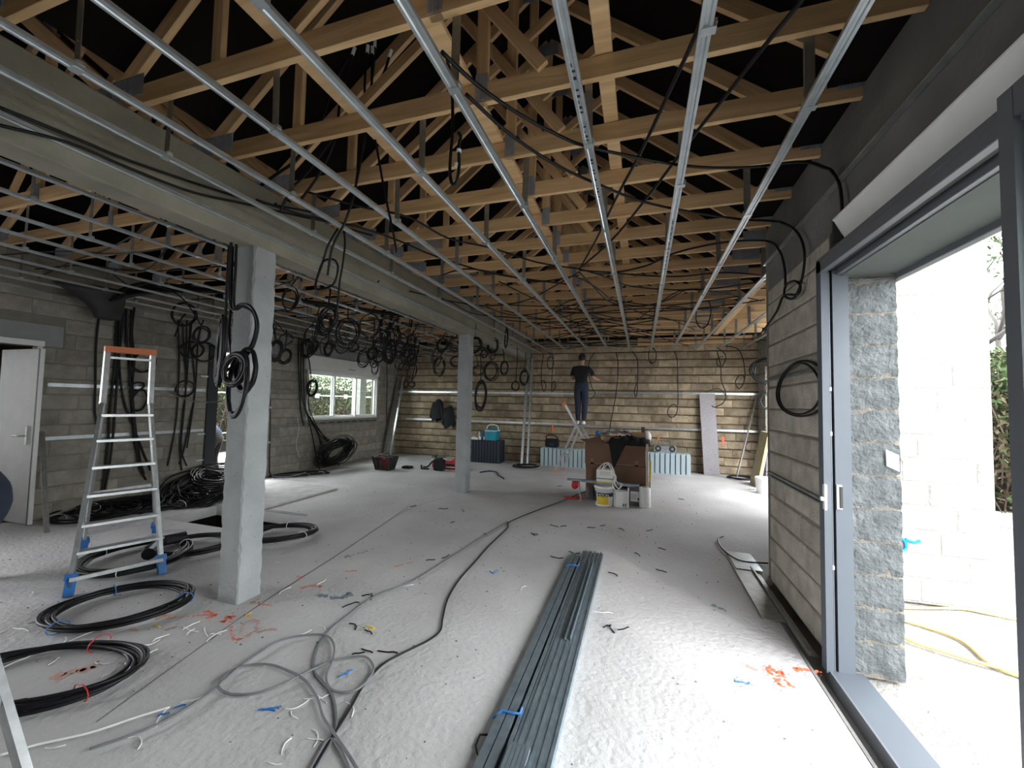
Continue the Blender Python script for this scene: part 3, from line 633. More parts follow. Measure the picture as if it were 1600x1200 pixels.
# cables hanging from the trusses at the upper left, with white labels at their ends
wl = 'black cable with a white end label hanging among the trusses, '
for t, P_, e in (('leftmost of five', [(-1.964,2.3,4.112),(-2.018,2.3,3.959),(-2.073,2.3,3.733),(-2.099,2.3,3.477),(-2.223,2.3,3.238),(-2.387,2.3,3.061)], 0), ('second of five', [(-1.891,2.35,4.152),(-1.906,2.35,3.877),(-1.889,2.35,3.518),(-1.948,2.35,3.129),(-2.024,2.35,2.882),(-2.127,2.35,2.705),(-2.161,2.35,2.497)], 0), ('third of five', [(-1.891,2.4,4.186),(-1.875,2.4,3.693),(-1.799,2.4,3.322),(-1.729,2.4,3.03),(-1.673,2.4,2.83),(-1.624,2.4,2.629)], 0), ('fourth of five, swinging left', [(-1.659,2.3,4.016),(-1.719,2.3,3.851),(-1.836,2.3,3.766),(-1.974,2.3,3.618),(-2.122,2.3,3.482),(-2.339,2.3,3.256),(-2.476,2.3,3.16),(-2.576,2.3,2.998)], 0), ('rightmost, mostly behind the chord', [(-1.91,2.45,4.284),(-1.913,2.45,4.106),(-1.94,2.45,3.815),(-1.957,2.45,3.573),(-2.014,2.45,3.328),(-2.034,2.45,3.146)], 0)):
    o = cable(wl + t, P_, .009, group=None)
    a, b_ = Vector(P_[0]), Vector(P_[1]); dd = (b_ - a).normalized()
    lb = MB().tube([a - dd * .005, a + dd * .05], .0115, 8).build('end_label', LABELW, o); lb.data.transform(Matrix.Translation(-o.location))
cable('black cable sweeping from the trusses down to the beam top', [(-2.209,2.5,4.251),(-2.334,2.5,4.056),(-2.46,2.5,3.736),(-2.666,2.5,3.525),(-2.826,2.5,3.45),(-3.039,2.5,3.357),(-3.208,2.5,3.238)], .012)
o = cable('black cable with a taped hook end hanging in front of the second truss', [(-1.141,1.9,3.726),(-1.074,1.9,3.608),(-1.015,1.9,3.466),(-0.979,1.9,3.278),(-0.968,1.9,3.063),(-0.977,1.9,2.846),(-0.963,1.9,2.76),(-0.937,1.9,2.764),(-0.924,1.9,2.838),(-0.928,1.9,2.957),(-0.918,1.9,3.004),(-0.934,1.9,3.031)], .0095)
for u_ in (Vector((-0.927,1.9,2.929)), Vector((-0.936,1.9,2.854))):
    tb = MB().tube([u_ + Vector((0, 0, -.008)), u_ + Vector((0, 0, .008))], .013, 8).build('tape', BLUEP if u_.z < 2.72 else WHITE, o); tb.data.transform(Matrix.Translation(-o.location))
# cables laid over the ceiling rails
OV = 'black cable '
zc = 3.06
cable(OV + 'crossing the rails to the terrace door corner and down the dark band', [(-0.802,1.455,3.06),(-0.729,1.653,3.06),(-0.607,1.876,3.06),(-0.444,2.099,3.06),(-0.275,2.267,3.06),(0.168,2.552,3.06),(0.393,2.656,3.06),(0.631,2.716,3.06),(0.896,2.736,3.06),(1.045,2.838,3.06)] + [(1.13,2.961,3.092),(1.13,2.863,2.95),(1.13,2.837,2.78),(1.13,2.836,2.606)], .0095)
cable(OV + 'crossing the rails and ending in a loop by the terrace door', [(-0.794,1.686,3.05),(-0.676,2.029,3.05),(-0.496,2.362,3.05),(-0.258,2.669,3.05),(0.067,3.016,3.05),(0.654,3.405,3.05),(0.948,3.529,3.05)] + [(1.12,3.873,3.166),(1.12,3.541,2.95),(1.12,3.395,2.734),(1.12,3.464,2.543),(1.12,3.626,2.46),(1.12,3.831,2.534),(1.12,3.797,2.609),(1.12,3.622,2.594),(1.12,3.49,2.526),(1.12,3.545,2.468),(1.12,3.847,2.538),(1.12,4.033,2.451),(1.12,4.299,2.385),(1.12,4.512,2.343)], .0095)
cable(OV + 'bowing out past the rails onto the wall end by the recess', [(-0.645,4.324,3.05),(-0.286,4.479,3.05),(0.042,4.351,3.05),(0.27,4.076,3.05),(0.529,3.933,3.05),(0.777,3.894,3.05)] + [(1.12,4.273,3.164),(1.12,3.947,2.952),(1.12,3.823,2.756),(1.12,3.813,2.593)], .0095)
cable(OV + 'rising diagonally from the mid ceiling to the top edge, right one of two', [(-0.67,4.489,3.12),(-0.266,3.767,3.12),(0.069,2.952,3.12),(0.264,2.426,3.12),(0.396,2.101,3.12),(0.488,1.863,3.12),(0.561,1.691,3.12),(0.585,1.604,3.12)], .0095)
cable(OV + 'rising diagonally from the mid ceiling to the top edge, left one of two', [(-0.637,4.41,3.12),(-0.407,3.73,3.12),(-0.171,2.959,3.12),(-0.015,2.494,3.12),(0.119,2.034,3.12),(0.209,1.714,3.12),(0.234,1.569,3.12)], .0095)
cable(OV + 'on the beam face, upper one of two long parallel runs', [(-2.9,1.031,2.95),(-2.9,1.24,2.969),(-2.9,1.534,2.992),(-2.9,1.944,3.058),(-2.9,2.365,3.147),(-2.9,3.024,3.346),(-2.9,3.568,3.406),(-2.9,4.564,3.668)], .009)
cable(OV + 'on the beam face, lower one of two long parallel runs', [(-2.89,1.032,2.861),(-2.89,1.277,2.929),(-2.89,1.531,2.942),(-2.89,1.888,2.978),(-2.89,2.252,3.076),(-2.89,2.793,3.222),(-2.89,3.359,3.385)], .009)
cable(OV + 'lying on the trusses beyond the beam top', [(-2.785,2.27,3.1),(-2.645,2.556,3.1),(-2.346,2.884,3.1),(-2.179,3.213,3.1),(-2.029,3.676,3.1),(-1.7,4.283,3.1),(-1.276,4.684,3.1),(-0.752,5.058,3.1)], .0095)
cable(OV + 'running above the first long one towards the middle of the ceiling', [(-2.345,2.314,3.12),(-2.12,2.596,3.12),(-1.836,2.877,3.12),(-1.716,3.34,3.12),(-1.399,3.679,3.12),(-1.07,4.175,3.12),(-0.67,4.489,3.12)], .0095)
cable(OV + 'hanging in a loop against the beam beyond the near column', [(-2.488,2.8,3.069),(-2.588,2.8,2.922),(-2.641,2.8,2.759),(-2.695,2.8,2.622),(-2.678,2.8,2.553),(-2.517,2.8,2.582),(-2.47,2.8,2.716),(-2.514,2.8,2.798),(-2.622,2.8,2.796),(-2.677,2.8,2.677),(-2.7,2.8,2.583)], .0095)
cable(OV + 'hanging in an open curve in front of the beam', [(-2.558,2.95,3.152),(-2.537,2.95,3.004),(-2.55,2.95,2.83),(-2.576,2.95,2.658),(-2.588,2.95,2.485),(-2.6,2.95,2.312)], .009)
for i, P_ in enumerate(([(-0.652,4.371,3.08),(-0.469,4.597,3.08),(-0.261,4.625,3.08),(-0.022,4.755,3.08),(0.393,4.905,3.08),(0.847,4.879,3.08),(1.265,5.074,3.08)], [(-0.652,4.371,3.08),(-0.408,4.707,3.08),(-0.137,5.165,3.08),(0.439,5.477,3.08),(0.882,5.496,3.08),(1.329,5.333,3.08)], [(-0.668,4.478,3.08),(-0.586,5,3.08),(-0.457,5.828,3.08),(-0.166,6.369,3.08),(0.07,6.875,3.08),(0.491,7.376,3.08),(0.956,8.382,3.08)],
        [(-0.726,4.628,3.08),(-0.557,5.092,3.08),(-0.371,5.848,3.08),(-0.027,6.235,3.08),(0.316,6.007,3.08),(0.589,5.483,3.08),(1.181,5.933,3.08),(1.566,6.296,3.08)], [(-1.133,6.024,3.07),(-0.714,6.562,3.07),(-0.339,7.044,3.07),(0.073,7.132,3.07),(0.379,6.365,3.07),(0.745,6.53,3.07),(1.267,6.37,3.07),(1.578,6.188,3.07)], [(-0.93,6.154,3.07),(-0.646,6.926,3.07),(-0.134,7.194,3.07),(0.113,6.517,3.07),(0.441,5.501,3.07),(0.748,5.574,3.07)],
        [(-2.275,6.693,3.06),(-1.682,7.104,3.06),(-1.105,7.108,3.06),(-0.463,7.357,3.06),(0.088,8.454,3.06),(0.821,8.744,3.06),(1.578,9.12,3.06),(2.2,8.861,3.06)], [(-1.948,7.696,3.06),(-1.187,7.644,3.06),(-0.514,8.191,3.06),(0.096,9.179,3.06),(1.023,9.523,3.06),(1.887,9.505,3.06),(2.574,9.889,3.06)], [(-2.26,5.728,3.06),(-2.04,6.324,3.06),(-1.483,6.254,3.06),(-0.969,5.63,3.06),(-0.839,5.66,3.06),(-0.952,6.106,3.06),(-1.251,6.126,3.06)],
        [(-2.663,5.239,3.06),(-2.231,5.651,3.06),(-1.584,5.488,3.06),(-0.992,4.832,3.06),(-0.659,4.417,3.06)], [(-2.956,4.691,3.07),(-2.681,5.275,3.07),(-2.647,6.139,3.07),(-2.114,6.559,3.07),(-1.52,6.901,3.07)], [(-2.215,4.178,3.07),(-1.833,4.043,3.07),(-1.493,4.358,3.07),(-1.196,4.682,3.07),(-0.679,4.559,3.07)], [(-1.646,4.572,3.07),(-1.502,5.198,3.07),(-1.37,5.768,3.07),(-1.195,6.97,3.07),(-0.901,8.321,3.07)], [(-2.651,9.256,3.06),(-1.952,8.897,3.06),(-1.271,8.192,3.06),(-0.709,7.611,3.06),(-0.145,7.853,3.06),(0.493,9.339,3.06),(1.048,10.408,3.06)])):
    cable(OV + 'strung across the middle ceiling rails, %s of the bunch from front' % ORD[i], P_, .0088)
# hanging drops with loops at the back wall and round the far column
BD = 'black cable dropping down the back wall, '
for t, P_ in (('behind the cardboard boxes', [(-0.644,10.85,2.979),(-0.594,10.85,2.794),(-0.59,10.85,2.328),(-0.65,10.85,1.764),(-0.773,10.85,1.049),(-0.802,10.85,0.669)]), ('ending in a narrow bundle beside it', [(-0.229,10.85,3.004),(-0.101,10.85,2.755),(-0.098,10.85,2.115),(-0.128,10.85,1.837),(-0.175,10.85,1.968),(-0.114,10.85,2.197)]),
        ('with a loop low over the silver case', [(0.768,10.85,2.985),(0.842,10.85,2.775),(0.858,10.85,2.169),(0.858,10.85,1.63),(0.814,10.85,1.408),(0.696,10.85,1.341),(0.622,10.85,1.45),(0.666,10.85,1.594),(0.77,10.85,1.66),(0.844,10.85,1.598)]), ('curling out above the leaning grey board', [(1.736,10.85,2.982),(1.819,10.85,2.623),(1.832,10.85,2.267),(1.927,10.85,1.96),(1.885,10.85,1.744),(1.704,10.85,1.617),(1.62,10.85,1.646)]),
        ('with a loop right of the leaning grey board', [(1.932,10.85,3.087),(2.18,10.85,3.019),(2.301,10.85,2.756),(2.339,10.85,2.359),(2.283,10.85,2.146),(2.202,10.85,2.069),(2.134,10.85,2.206),(2.19,10.85,2.344),(2.285,10.85,2.39),(2.338,10.85,2.298)]), ('behind the man on the ladder', [(-1.186,10.85,2.989),(-1.301,10.85,2.804),(-1.348,10.85,2.498),(-1.242,10.85,2.074),(-1.158,10.85,1.906),(-1.272,10.85,1.753)]),
        ('with two slim loops beside the leaning rails', [(-2.559,10.8,2.955),(-2.607,10.8,2.587),(-2.6,10.8,2.202),(-2.542,10.8,1.958),(-2.473,10.8,2.08),(-2.529,10.8,2.237),(-2.6,10.8,2.202)]), ('with a slim loop right of the slim pair', [(-2.417,10.8,3.005),(-2.292,10.8,2.916),(-2.303,10.8,2.498),(-2.316,10.8,2.203),(-2.312,10.8,1.943),(-2.208,10.8,2.065),(-2.246,10.8,2.22),(-2.315,10.8,2.151)])):
    cable(BD + t, P_, .011, k=5)
HL = 'black cable loop hanging '
def hang(label, top, c, ru, rv, turns, y, seed, r=.0105):
    s = (y * .952 + 2) / 636.0; C = Vector(c)
    T = Vector(top); a, b_ = ru, rv
    coil(label, C, (a, .05 * a, 0), (0, .1 * b_, b_), turns, r, .14, seed=seed, tails=[[T, T + (C + Vector((0, 0, b_)) - T) * .35 + Vector((.015, 0, 0)), T + (C + Vector((0, 0, b_)) - T) * .75, C + Vector((0, 0, b_))]], n=12)
hang(HL + 'from the middle ceiling rail at the back wall', (0.28,10.7,3.039), (0.258,10.7,2.847), .085, .19, 1.1, 10.7, 5)
hang(HL + 'small, under a rail left of the man on the ladder', (-2.342,10.7,2.974), (-2.338,10.7,2.732), .08, .17, 1.1, 10.7, 6)
hang(HL + 'in several turns just left of the tall leaning rails', (-2.728,9.6,2.86), (-2.749,9.6,2.244), .1, .17, 4, 9.6, 7)
hang(HL + 'small and tilted, left of the several turns by the leaning rails', (-2.823,9.2,2.934), (-2.835,9.2,2.019), .09, .1, 2, 9.2, 8)
hang(HL + 'as a single ring right of the far column', (-2.984,8.6,2.825), (-2.929,8.6,2.392), .085, .14, 3, 8.6, 9)
hang(HL + 'as the upper ring of a stack right of the far column', (-2.973,8,3.247), (-2.991,8,2.812), .105, .15, 4, 8.0, 10)
hang(HL + 'as the lower ring of a stack right of the far column', (-3.047,8,2.746), (-3.021,8,2.271), .14, .19, 3, 8.0, 11)
hang(HL + 'as a neat ring right against the far column', (-2.988,7,3.129), (-2.969,7,2.681), .115, .135, 4, 7.0, 12)
hang(HL + 'long and deep, in many turns near the cooler box', (-3.36,8.2,2.681), (-3.321,8.2,1.76), .12, .3, 6, 8.2, 13)
hang(HL + 'as the left one of two rings left of the far column', (-3.531,6.9,2.973), (-3.602,6.9,2.682), .105, .12, 4, 6.9, 14)
hang(HL + 'as the right one of two rings left of the far column', (-3.156,6.8,3.06), (-3.274,6.8,2.66), .12, .13, 2, 6.8, 15)
hang(HL + 'narrow, high up beside the far column', (-2.635,7.8,3.222), (-2.629,7.8,2.932), .03, .19, 2, 7.8, 16)
hang(HL + 'round, in front of the corner left of the far column', (-4.615,7.4,3.035), (-4.563,7.4,2.469), .11, .12, 4, 7.4, 17)
hang(HL + 'low and small on a long drop above the jackets', (-4.62,7.8,2.963), (-4.79,7.8,1.968), .075, .055, 2, 7.8, 18)
hang(HL + 'leftmost and lowest of a pair near the jackets', (-4.843,7.8,2.545), (-4.934,7.8,1.981), .055, .07, 2, 7.8, 19)
hang(HL + 'thick ring at the inner corner of the recess', (2.547,9.8,2.665), (2.533,9.8,2.394), .3, .24, 5, 9.8, 20, .013)
hang(HL + 'small on the recess wall behind the corner', (2.521,9.9,2.128), (2.53,9.9,1.76), .12, .16, 3, 9.9, 21)
coil('thin black cable loop low on the back wall at the recess', (2.515,10.85,0.693), (.17, 0, 0), (0, 0, .14), 1.1, .008, .05, seed=22)
for i, (ry, rz, n_) in enumerate(((.52, .205, 'outer'), (.42, .19, 'inner'))):
    cable('large thin dark cable ring on the wall beside the terrace door, %s one of two' % n_, [(1.125 + .01 * math.sin(a * 2) - .01 * i, 3.56 + ry * math.cos(a), 1.755 + rz * math.sin(a)) for a in [k * math.pi / 8 for k in range(16)]], .008, closed=True, k=4)
cable('small loose loop of black cable above the leaning grey board', [(1.504,10.82,1.969),(1.589,10.82,2.017),(1.743,10.82,2.064),(1.867,10.82,1.989),(1.922,10.82,1.836),(1.838,10.82,1.682)], .008)
cable('small loop of black cable hanging under the recess ceiling rails', [(1.505,9.4,2.865),(1.637,9.4,2.754),(1.673,9.4,2.633),(1.6,9.4,2.459),(1.516,9.4,2.5),(1.516,9.4,2.635),(1.625,9.4,2.674)], .009)
coil('oval ring of black cable standing between two rails near the recess', (0.956,7.2,3.13), (.11, 0, 0), (.01, .02, .24), 1.2, .009, .05, seed=24)
# left bay: cables that drop between the rails
lb = random.Random(77)
LBX = (-3.27, -3.5, -4.0, -4.5, -4.98, -5.45, -5.95, -6.45, -6.9); LBN = {}
def drop(i):
    x = lb.uniform(-6.6, -3.35); y = 3.9 + (i / 40.0) * 5.6 + lb.uniform(-.4, .4); z0 = 2.98; dz = lb.uniform(.1, .55) if i % 3 else lb.uniform(.02, .15)
    a = lb.uniform(0, 3.14); rx, rz = lb.uniform(.07, .15), lb.uniform(.09, .19); C = Vector((x, y, z0 - dz - rz))
    ux = Vector((math.cos(a * .4), math.sin(a * .4), 0)) * rx
    p0 = Vector((x + lb.uniform(-.5, .5), y + lb.uniform(-.5, .5), z0 + .05))
    key = min(range(9), key=lambda q: abs(LBX[q] - x)); LBN[key] = LBN.get(key, 0) + 1
    coil('small black cable coil under %s left bay rail from the beam, %s from front' % (ORD[key], ORD[LBN[key] - 1]), C, ux, (0, .02, rz), lb.choice((1.6, 2.4, 3.2, 4.5)), .0085, lb.uniform(.08, .2), group='small cable coils hanging from the left bay ceiling', seed=i + 40, n=11,
         tails=[[p0, (p0 + C) / 2 + Vector((.04, 0, .16)), C + Vector((0, 0, rz))]], ties=i % 2)
for i in range(40): drop(i)
for i in range(26):
    y = 2.2 + i * .33; x0 = lb.uniform(-7.0, -5.4); x1 = lb.uniform(-4.4, -2.9)
    P_ = [(x0, y + lb.uniform(-.6, .6), 3.0), (x0 * .7 + x1 * .3, y + lb.uniform(-.3, .3), 2.97 + lb.uniform(-.06, .1)), (x0 * .35 + x1 * .65, y + lb.uniform(-.3, .3), 2.96 + lb.uniform(-.1, .12)), (x1, y + lb.uniform(-.6, .6), 3.0)]
    cable('black cable lying across the left bay ceiling rails in the tangle', P_, .0085, group='tangled cables on the left bay ceiling rails')
for i in range(24):
    y = 6.0 + i * .19; x0 = lb.uniform(-2.6, -1.4); x1 = x0 + lb.uniform(1.0, 2.8)
    P_ = [(x0, y + lb.uniform(-.6, .6), 3.08), (x0 * .7 + x1 * .3, y + lb.uniform(-.4, .4), 3.04 + lb.uniform(-.02, .1)), (x0 * .35 + x1 * .65, y + lb.uniform(-.4, .4), 3.04 + lb.uniform(-.02, .12)), (x1, y + lb.uniform(-.6, .6), 3.08)]
    cable('black cable lying across the far main bay ceiling rails in the tangle', P_, .0085, group='tangled cables on the far main bay ceiling rails')
hang(HL + 'tall and dense, in the thick bundle over the window right side', (-4.729,6.6,3.892), (-4.653,6.6,3.082), .1, .36, 7, 6.6, 90, .012)
hang(HL + 'heavy and knotted, lowest of the thick bundle over the window', (-4.654,6.7,3.164), (-4.6,6.7,2.541), .11, .2, 7, 6.7, 91, .013)
hang(HL + 'wide and open beside the thick bundle over the window', (-4.205,6.5,3.644), (-4.184,6.5,3.103), .14, .3, 3, 6.5, 92, .011)
hang(HL + 'over the left end of the window shutter box', (-4.707,5.2,2.861), (-4.708,5.2,2.403), .07, .1, 4, 5.2, 93, .011)
hang(HL + 'dark and thick just right of the near column', (-5.205,4.6,2.713), (-5.107,4.6,2.302), .1, .14, 7, 4.6, 94, .012)
hang(HL + 'lower and rounder right of the near column', (-5.041,4.7,2.629), (-5.041,4.7,2.228), .1, .1, 3, 4.7, 95, .011)
hang(HL + 'between the window and the thick bundle', (-4.467,6,3.013), (-4.482,6,2.427), .09, .1, 4, 6.0, 96, .011)
hang(HL + 'wide, high over the middle of the window', (-3.827,4.2,3.118), (-3.823,4.2,2.644), .12, .14, 3, 4.2, 97, .011)
# left wall: bundles running down to the floor
def bundle(label, paths, r=.011):
    for i, p in enumerate(paths): cable(label + ', ' + ORD[i] + ' strand from the left', p, r)
xw = -7.2
bundle('black cable bundle down the left wall behind the tall stepladder', [[(-7.2,3.797,2.869),(-7.2,3.81,2.499),(-7.2,3.81,1.946),(-7.2,3.796,1.397),(-7.2,3.797,0.854),(-7.2,3.773,0.231)], [(-7.19,3.86,2.864),(-7.19,3.865,2.509),(-7.19,3.845,2.041),(-7.19,3.85,1.396),(-7.19,3.831,0.67),(-7.19,3.785,0.185)], [(-7.2,3.904,2.875),(-7.2,3.941,2.333),(-7.2,4.001,1.961),(-7.2,4.056,1.395),(-7.2,4.136,0.821),(-7.2,4.264,0.422)], [(-7.18,3.956,2.867),(-7.18,3.977,2.338),(-7.18,3.995,1.866),(-7.18,4.079,1.205),(-7.18,4.167,0.628),(-7.18,4.283,0.324)], [(-7.19,3.999,2.915),(-7.19,3.988,2.53),(-7.19,4.04,2.155),(-7.19,4.043,1.679),(-7.19,4.127,1.012),(-7.19,4.231,0.476)], [(-7.2,3.829,2.839),(-7.2,3.86,2.135),(-7.2,3.936,1.582),(-7.2,4.066,1.205),(-7.2,4.248,0.713),(-7.2,4.356,0.456)]], .014)
bundle('black cable down the left wall beside the dark door', [[(-7.2,4.606,2.847),(-7.2,4.66,2.225),(-7.2,4.673,1.807),(-7.2,4.673,1.286),(-7.2,4.639,0.875),(-7.2,4.585,0.493)], [(-7.19,4.67,2.807),(-7.19,4.731,2.233),(-7.19,4.784,1.813),(-7.19,4.75,1.18),(-7.19,4.744,0.762),(-7.19,4.794,0.392)], [(-7.18,4.728,2.871),(-7.18,4.748,2.341),(-7.18,4.773,1.706),(-7.18,4.767,1.284),(-7.18,4.757,0.762),(-7.18,4.862,0.456)], [(-7.2,4.822,2.891),(-7.2,4.815,2.458),(-7.2,4.868,2.248),(-7.2,4.939,1.712),(-7.2,4.891,1.281),(-7.2,4.819,0.754),(-7.2,4.755,0.501)], [(-7.19,5.001,2.927),(-7.19,4.935,2.584),(-7.19,4.936,1.821),(-7.19,4.904,1.281),(-7.19,4.853,0.752)], [(-7.17,4.774,2.826),(-7.17,4.777,2.238),(-7.17,4.78,1.813)]], .011)
cable('single black cable hanging down the left wall near the white door', [(-7.2,3.612,2.916),(-7.2,3.599,2.642),(-7.2,3.591,2.283),(-7.2,3.613,1.752),(-7.2,3.625,1.398),(-7.2,3.665,1.176)], .013)
for t, c, ru, rv, s in (('upper', (-7.15,4.143,2.098), .13, .15, 31), ('middle', (-7.15,4.08,1.748), .07, .06, 32), ('lower', (-7.15,4.124,1.539), .08, .16, 33), ('wide', (-7.1,4.718,1.747), .13, .13, 34), ('high', (-6.9,4.501,2.915), .16, .18, 35), ('side', (-7,4.714,2.375), .16, .13, 36), ('outer', (-7,4.899,2.368), .18, .15, 37)):
    coil('black cable ring on the left wall, ' + t + ' one of the rings among the hanging bundles', c, (.02, ru, 0), (0, .02, rv), 2.4, .011, .1, seed=s)
cable('black cable with a bare white end hanging beside the dark door', [(-6.9,4.52,2.919),(-6.9,4.451,2.803),(-6.9,4.413,2.644),(-6.9,4.383,2.529)], .012)
bundle('black cable down the left wall at the window', [[(-7.18,7.04,2.944),(-7.18,7.048,2.493),(-7.18,7.115,1.934),(-7.18,7.183,1.37),(-7.18,7.293,1.013)], [(-7.17,7.155,2.934),(-7.17,7.187,2.366),(-7.17,7.238,1.798),(-7.17,7.358,1.297),(-7.17,7.772,0.767),(-7.17,8.09,0.592)], [(-7.16,7.247,2.731),(-7.16,7.36,2.382),(-7.16,7.422,1.95),(-7.16,7.372,1.514),(-7.16,7.587,1.074),(-7.16,8.083,0.516)], [(-7.15,7.082,2.922),(-7.15,7.104,2.216),(-7.15,7.172,1.654),(-7.15,7.382,1.154),(-7.15,7.563,0.636),(-7.15,7.685,0.184)]], .013)
coil('dark cable ring hanging in front of the window frame', (-7.1,7.402,1.862), (0, .13, 0), (.02, 0, .17), 5, .012, .14, seed=38)
coil('thick dark cable ring at the top left of the window', (-7,7.103,2.709), (0, .17, 0), (.02, 0, .17), 5, .012, .16, seed=39)
cable('thin white cord hanging on the left wall under the window', [(-7.2,7.124,1.202),(-7.2,7.175,0.919),(-7.2,7.123,0.6),(-7.2,7.228,0.31)], .004, WHITE)
cable('black cable down the wall at the corner near the window', [(-7.1,10.164,2.842),(-7.1,10.239,2.097),(-7.1,10.252,1.348),(-7.1,10.306,0.973)], .013)
bundle('black cable along the grey post right of the dark door', [[(-7.293,6.4,2.62),(-7.23,6.4,1.897),(-7.164,6.4,1.118),(-7.132,6.4,0.348),(-7.064,6.4,0.072),(-6.639,6.4,0.065),(-6.172,6.4,0.186)]], .014)
tag(MB().box(-7.18, -7.14, 6.30, 6.35, .05, 2.6, .004).box(-7.19, -7.1, 6.28, 6.37, .7, .74).box(-7.19, -7.1, 6.28, 6.37, 1.4, 1.44).centred('wall_stud', GALV), 'upright galvanised stud right of the dark open door', 'rail')
# floor coils
FC = 'flat black cable coil lying on the floor, '
def floorcoil(label, c, ax, ay, turns, h, seed, r=.0115, ties=3, tm=None, spread=.09):
    c = Vector(c); c.z = h; coil(FC + label, c, ax, ay, turns, r, spread, seed=seed, ties=ties, n=20, j=.012, tm=tm)
floorcoil('blue-tied, before the tall stepladder', (-3.693,2.098,0), (.33, .22, 0), (-.18, .27, 0), 7, .045, 51, tm=BLUEP)
floorcoil('thick, between the feet of the tall stepladder', (-4.647,2.74,0), (.33, .2, 0), (-.25, .36, 0), 10, .06, 52)
floorcoil('half behind the near column on its left', (-4.501,3.148,0), (.3, .2, 0), (-.16, .25, 0), 7, .05, 53)
floorcoil('behind the near column by the pit', (-4.003,3.737,0), (.32, .22, 0), (-.15, .23, 0), 8, .06, 54)
floorcoil('red-tied, at the left edge', (-3.206,1.455,0), (.42, .2, 0), (-.14, .25, 0), 5, .035, 55, tm=RED)
tag(MB().tube([(-4.394,2.68,0.12),(-4.665,2.954,0.12),(-4.607,3.149,0.12)], .055, 10).centred('cable_roll', BLACK), 'thick short black cable roll lying on the coil between the stepladder feet', 'cable coil')
floorcoil('by the foot of the tall leaning rails', (-2.743,9.911,0), (.3, .1, 0), (-.06, .2, 0), 6, .05, 56, ties=2)
floorcoil('at the recess by the leaning panel', (2.156,10.49,0), (.24, .05, 0), (-.05, .22, 0), 4, .03, 57, ties=1)
floorcoil('under the window, flat against the left wall', (-6.864,6.945,0), (.4, .35, 0), (-.1, .25, 0), 2, .03, 58, ties=1)
# big heaps
for i in range(9):
    a = i * .7; cx, cy = -6.55 + .18 * math.cos(a * 1.7), 4.5 + .08 * i
    coil('loop of black cable in the big heap on the floor by the dark door', (cx, cy, .1 + .03 * i), (.3 + .03 * math.sin(a), .2, .06 * math.sin(a * 2)), (-.18, .34, .12 + .07 * math.sin(a)), 4, .012, .16, group='cable heap by the dark door', seed=60 + i, n=14, j=.07)
for i in range(5):
    coil('flat loop of black cable spread along the foot of the left wall', (-6.85 + .05 * i, 3.6 + .22 * i, .04 + .02 * (i % 2)), (.28, .3, 0), (-.2, .25, .03), 4, .012, .18, group='flat cable loops along the left wall', seed=72 + i, n=14, j=.06, ties=1)
for i in range(4):
    coil('upright loop of black cable in the heap under the window', (-6.75,7.835,0.397), (.1 - .03 * i, .36 - .02 * i, 0), (.12, .05, .28 - .03 * i), 6, .012, .25, group='cable heap under the window', seed=80 + i, n=14, j=.08)
for i, P_ in enumerate(([(-7,7.282,1.161),(-7,7.686,0.78),(-7,8.003,0.607),(-7,8.332,0.58),(-7,8.572,0.401)], [(-7,7.26,1.233),(-7,7.596,0.641),(-7,7.524,0.214),(-7,7.632,0.012)], [(-6.95,7.364,1.089),(-6.95,7.648,0.493),(-6.95,7.864,0.249),(-6.95,8.195,0.025)])): cable('black cable falling from the window bundle to the heap below, ' + ORD[i] + ' from the top', P_, .012)
# long cables on the floor
cable('long grey cable looping across the floor in the foreground with two wide loops', [(-1.713,5.304,0.008),(-1.742,5.047,0.008),(-1.813,4.372,0.008),(-1.876,3.713,0.008),(-1.938,3.229,0.008),(-2.064,2.904,0.008),(-2.064,2.566,0.008),(-2.041,2.36,0.008),(-1.964,2.18,0.008),(-1.841,2.024,0.008),(-1.735,1.961,0.008),(-1.614,1.905,0.008),(-1.505,1.819,0.008),(-1.413,1.718,0.008),(-1.369,1.634,0.008),(-1.341,1.536,0.008),(-1.321,1.461,0.008)], .0075, GREYC, k=8)
cable('dark cable winding from the cardboard boxes to the lower edge of the view', [(-0.937,7.846,0.009),(-1.23,6.793,0.009),(-1.478,6.035,0.009),(-1.68,5.313,0.009),(-1.624,5.032,0.009),(-1.613,4.357,0.009),(-1.58,3.857,0.009),(-1.554,3.439,0.009),(-1.489,3.078,0.009),(-1.391,2.798,0.009),(-1.329,2.64,0.009),(-1.347,2.511,0.009),(-1.41,2.376,0.009),(-1.475,2.228,0.009),(-1.486,2.117,0.009),(-1.469,1.981,0.009),(-1.424,1.822,0.009),(-1.386,1.665,0.009),(-1.342,1.501,0.009)], .007, BLACK, k=8)
cable('grey cable loop with a double bend in the middle of the floor', [(-1.324,1.413,0.01),(-1.376,1.573,0.01),(-1.386,1.644,0.01),(-1.306,1.615,0.01),(-1.233,1.57,0.01),(-1.156,1.516,0.01)], .0075, GREYC)
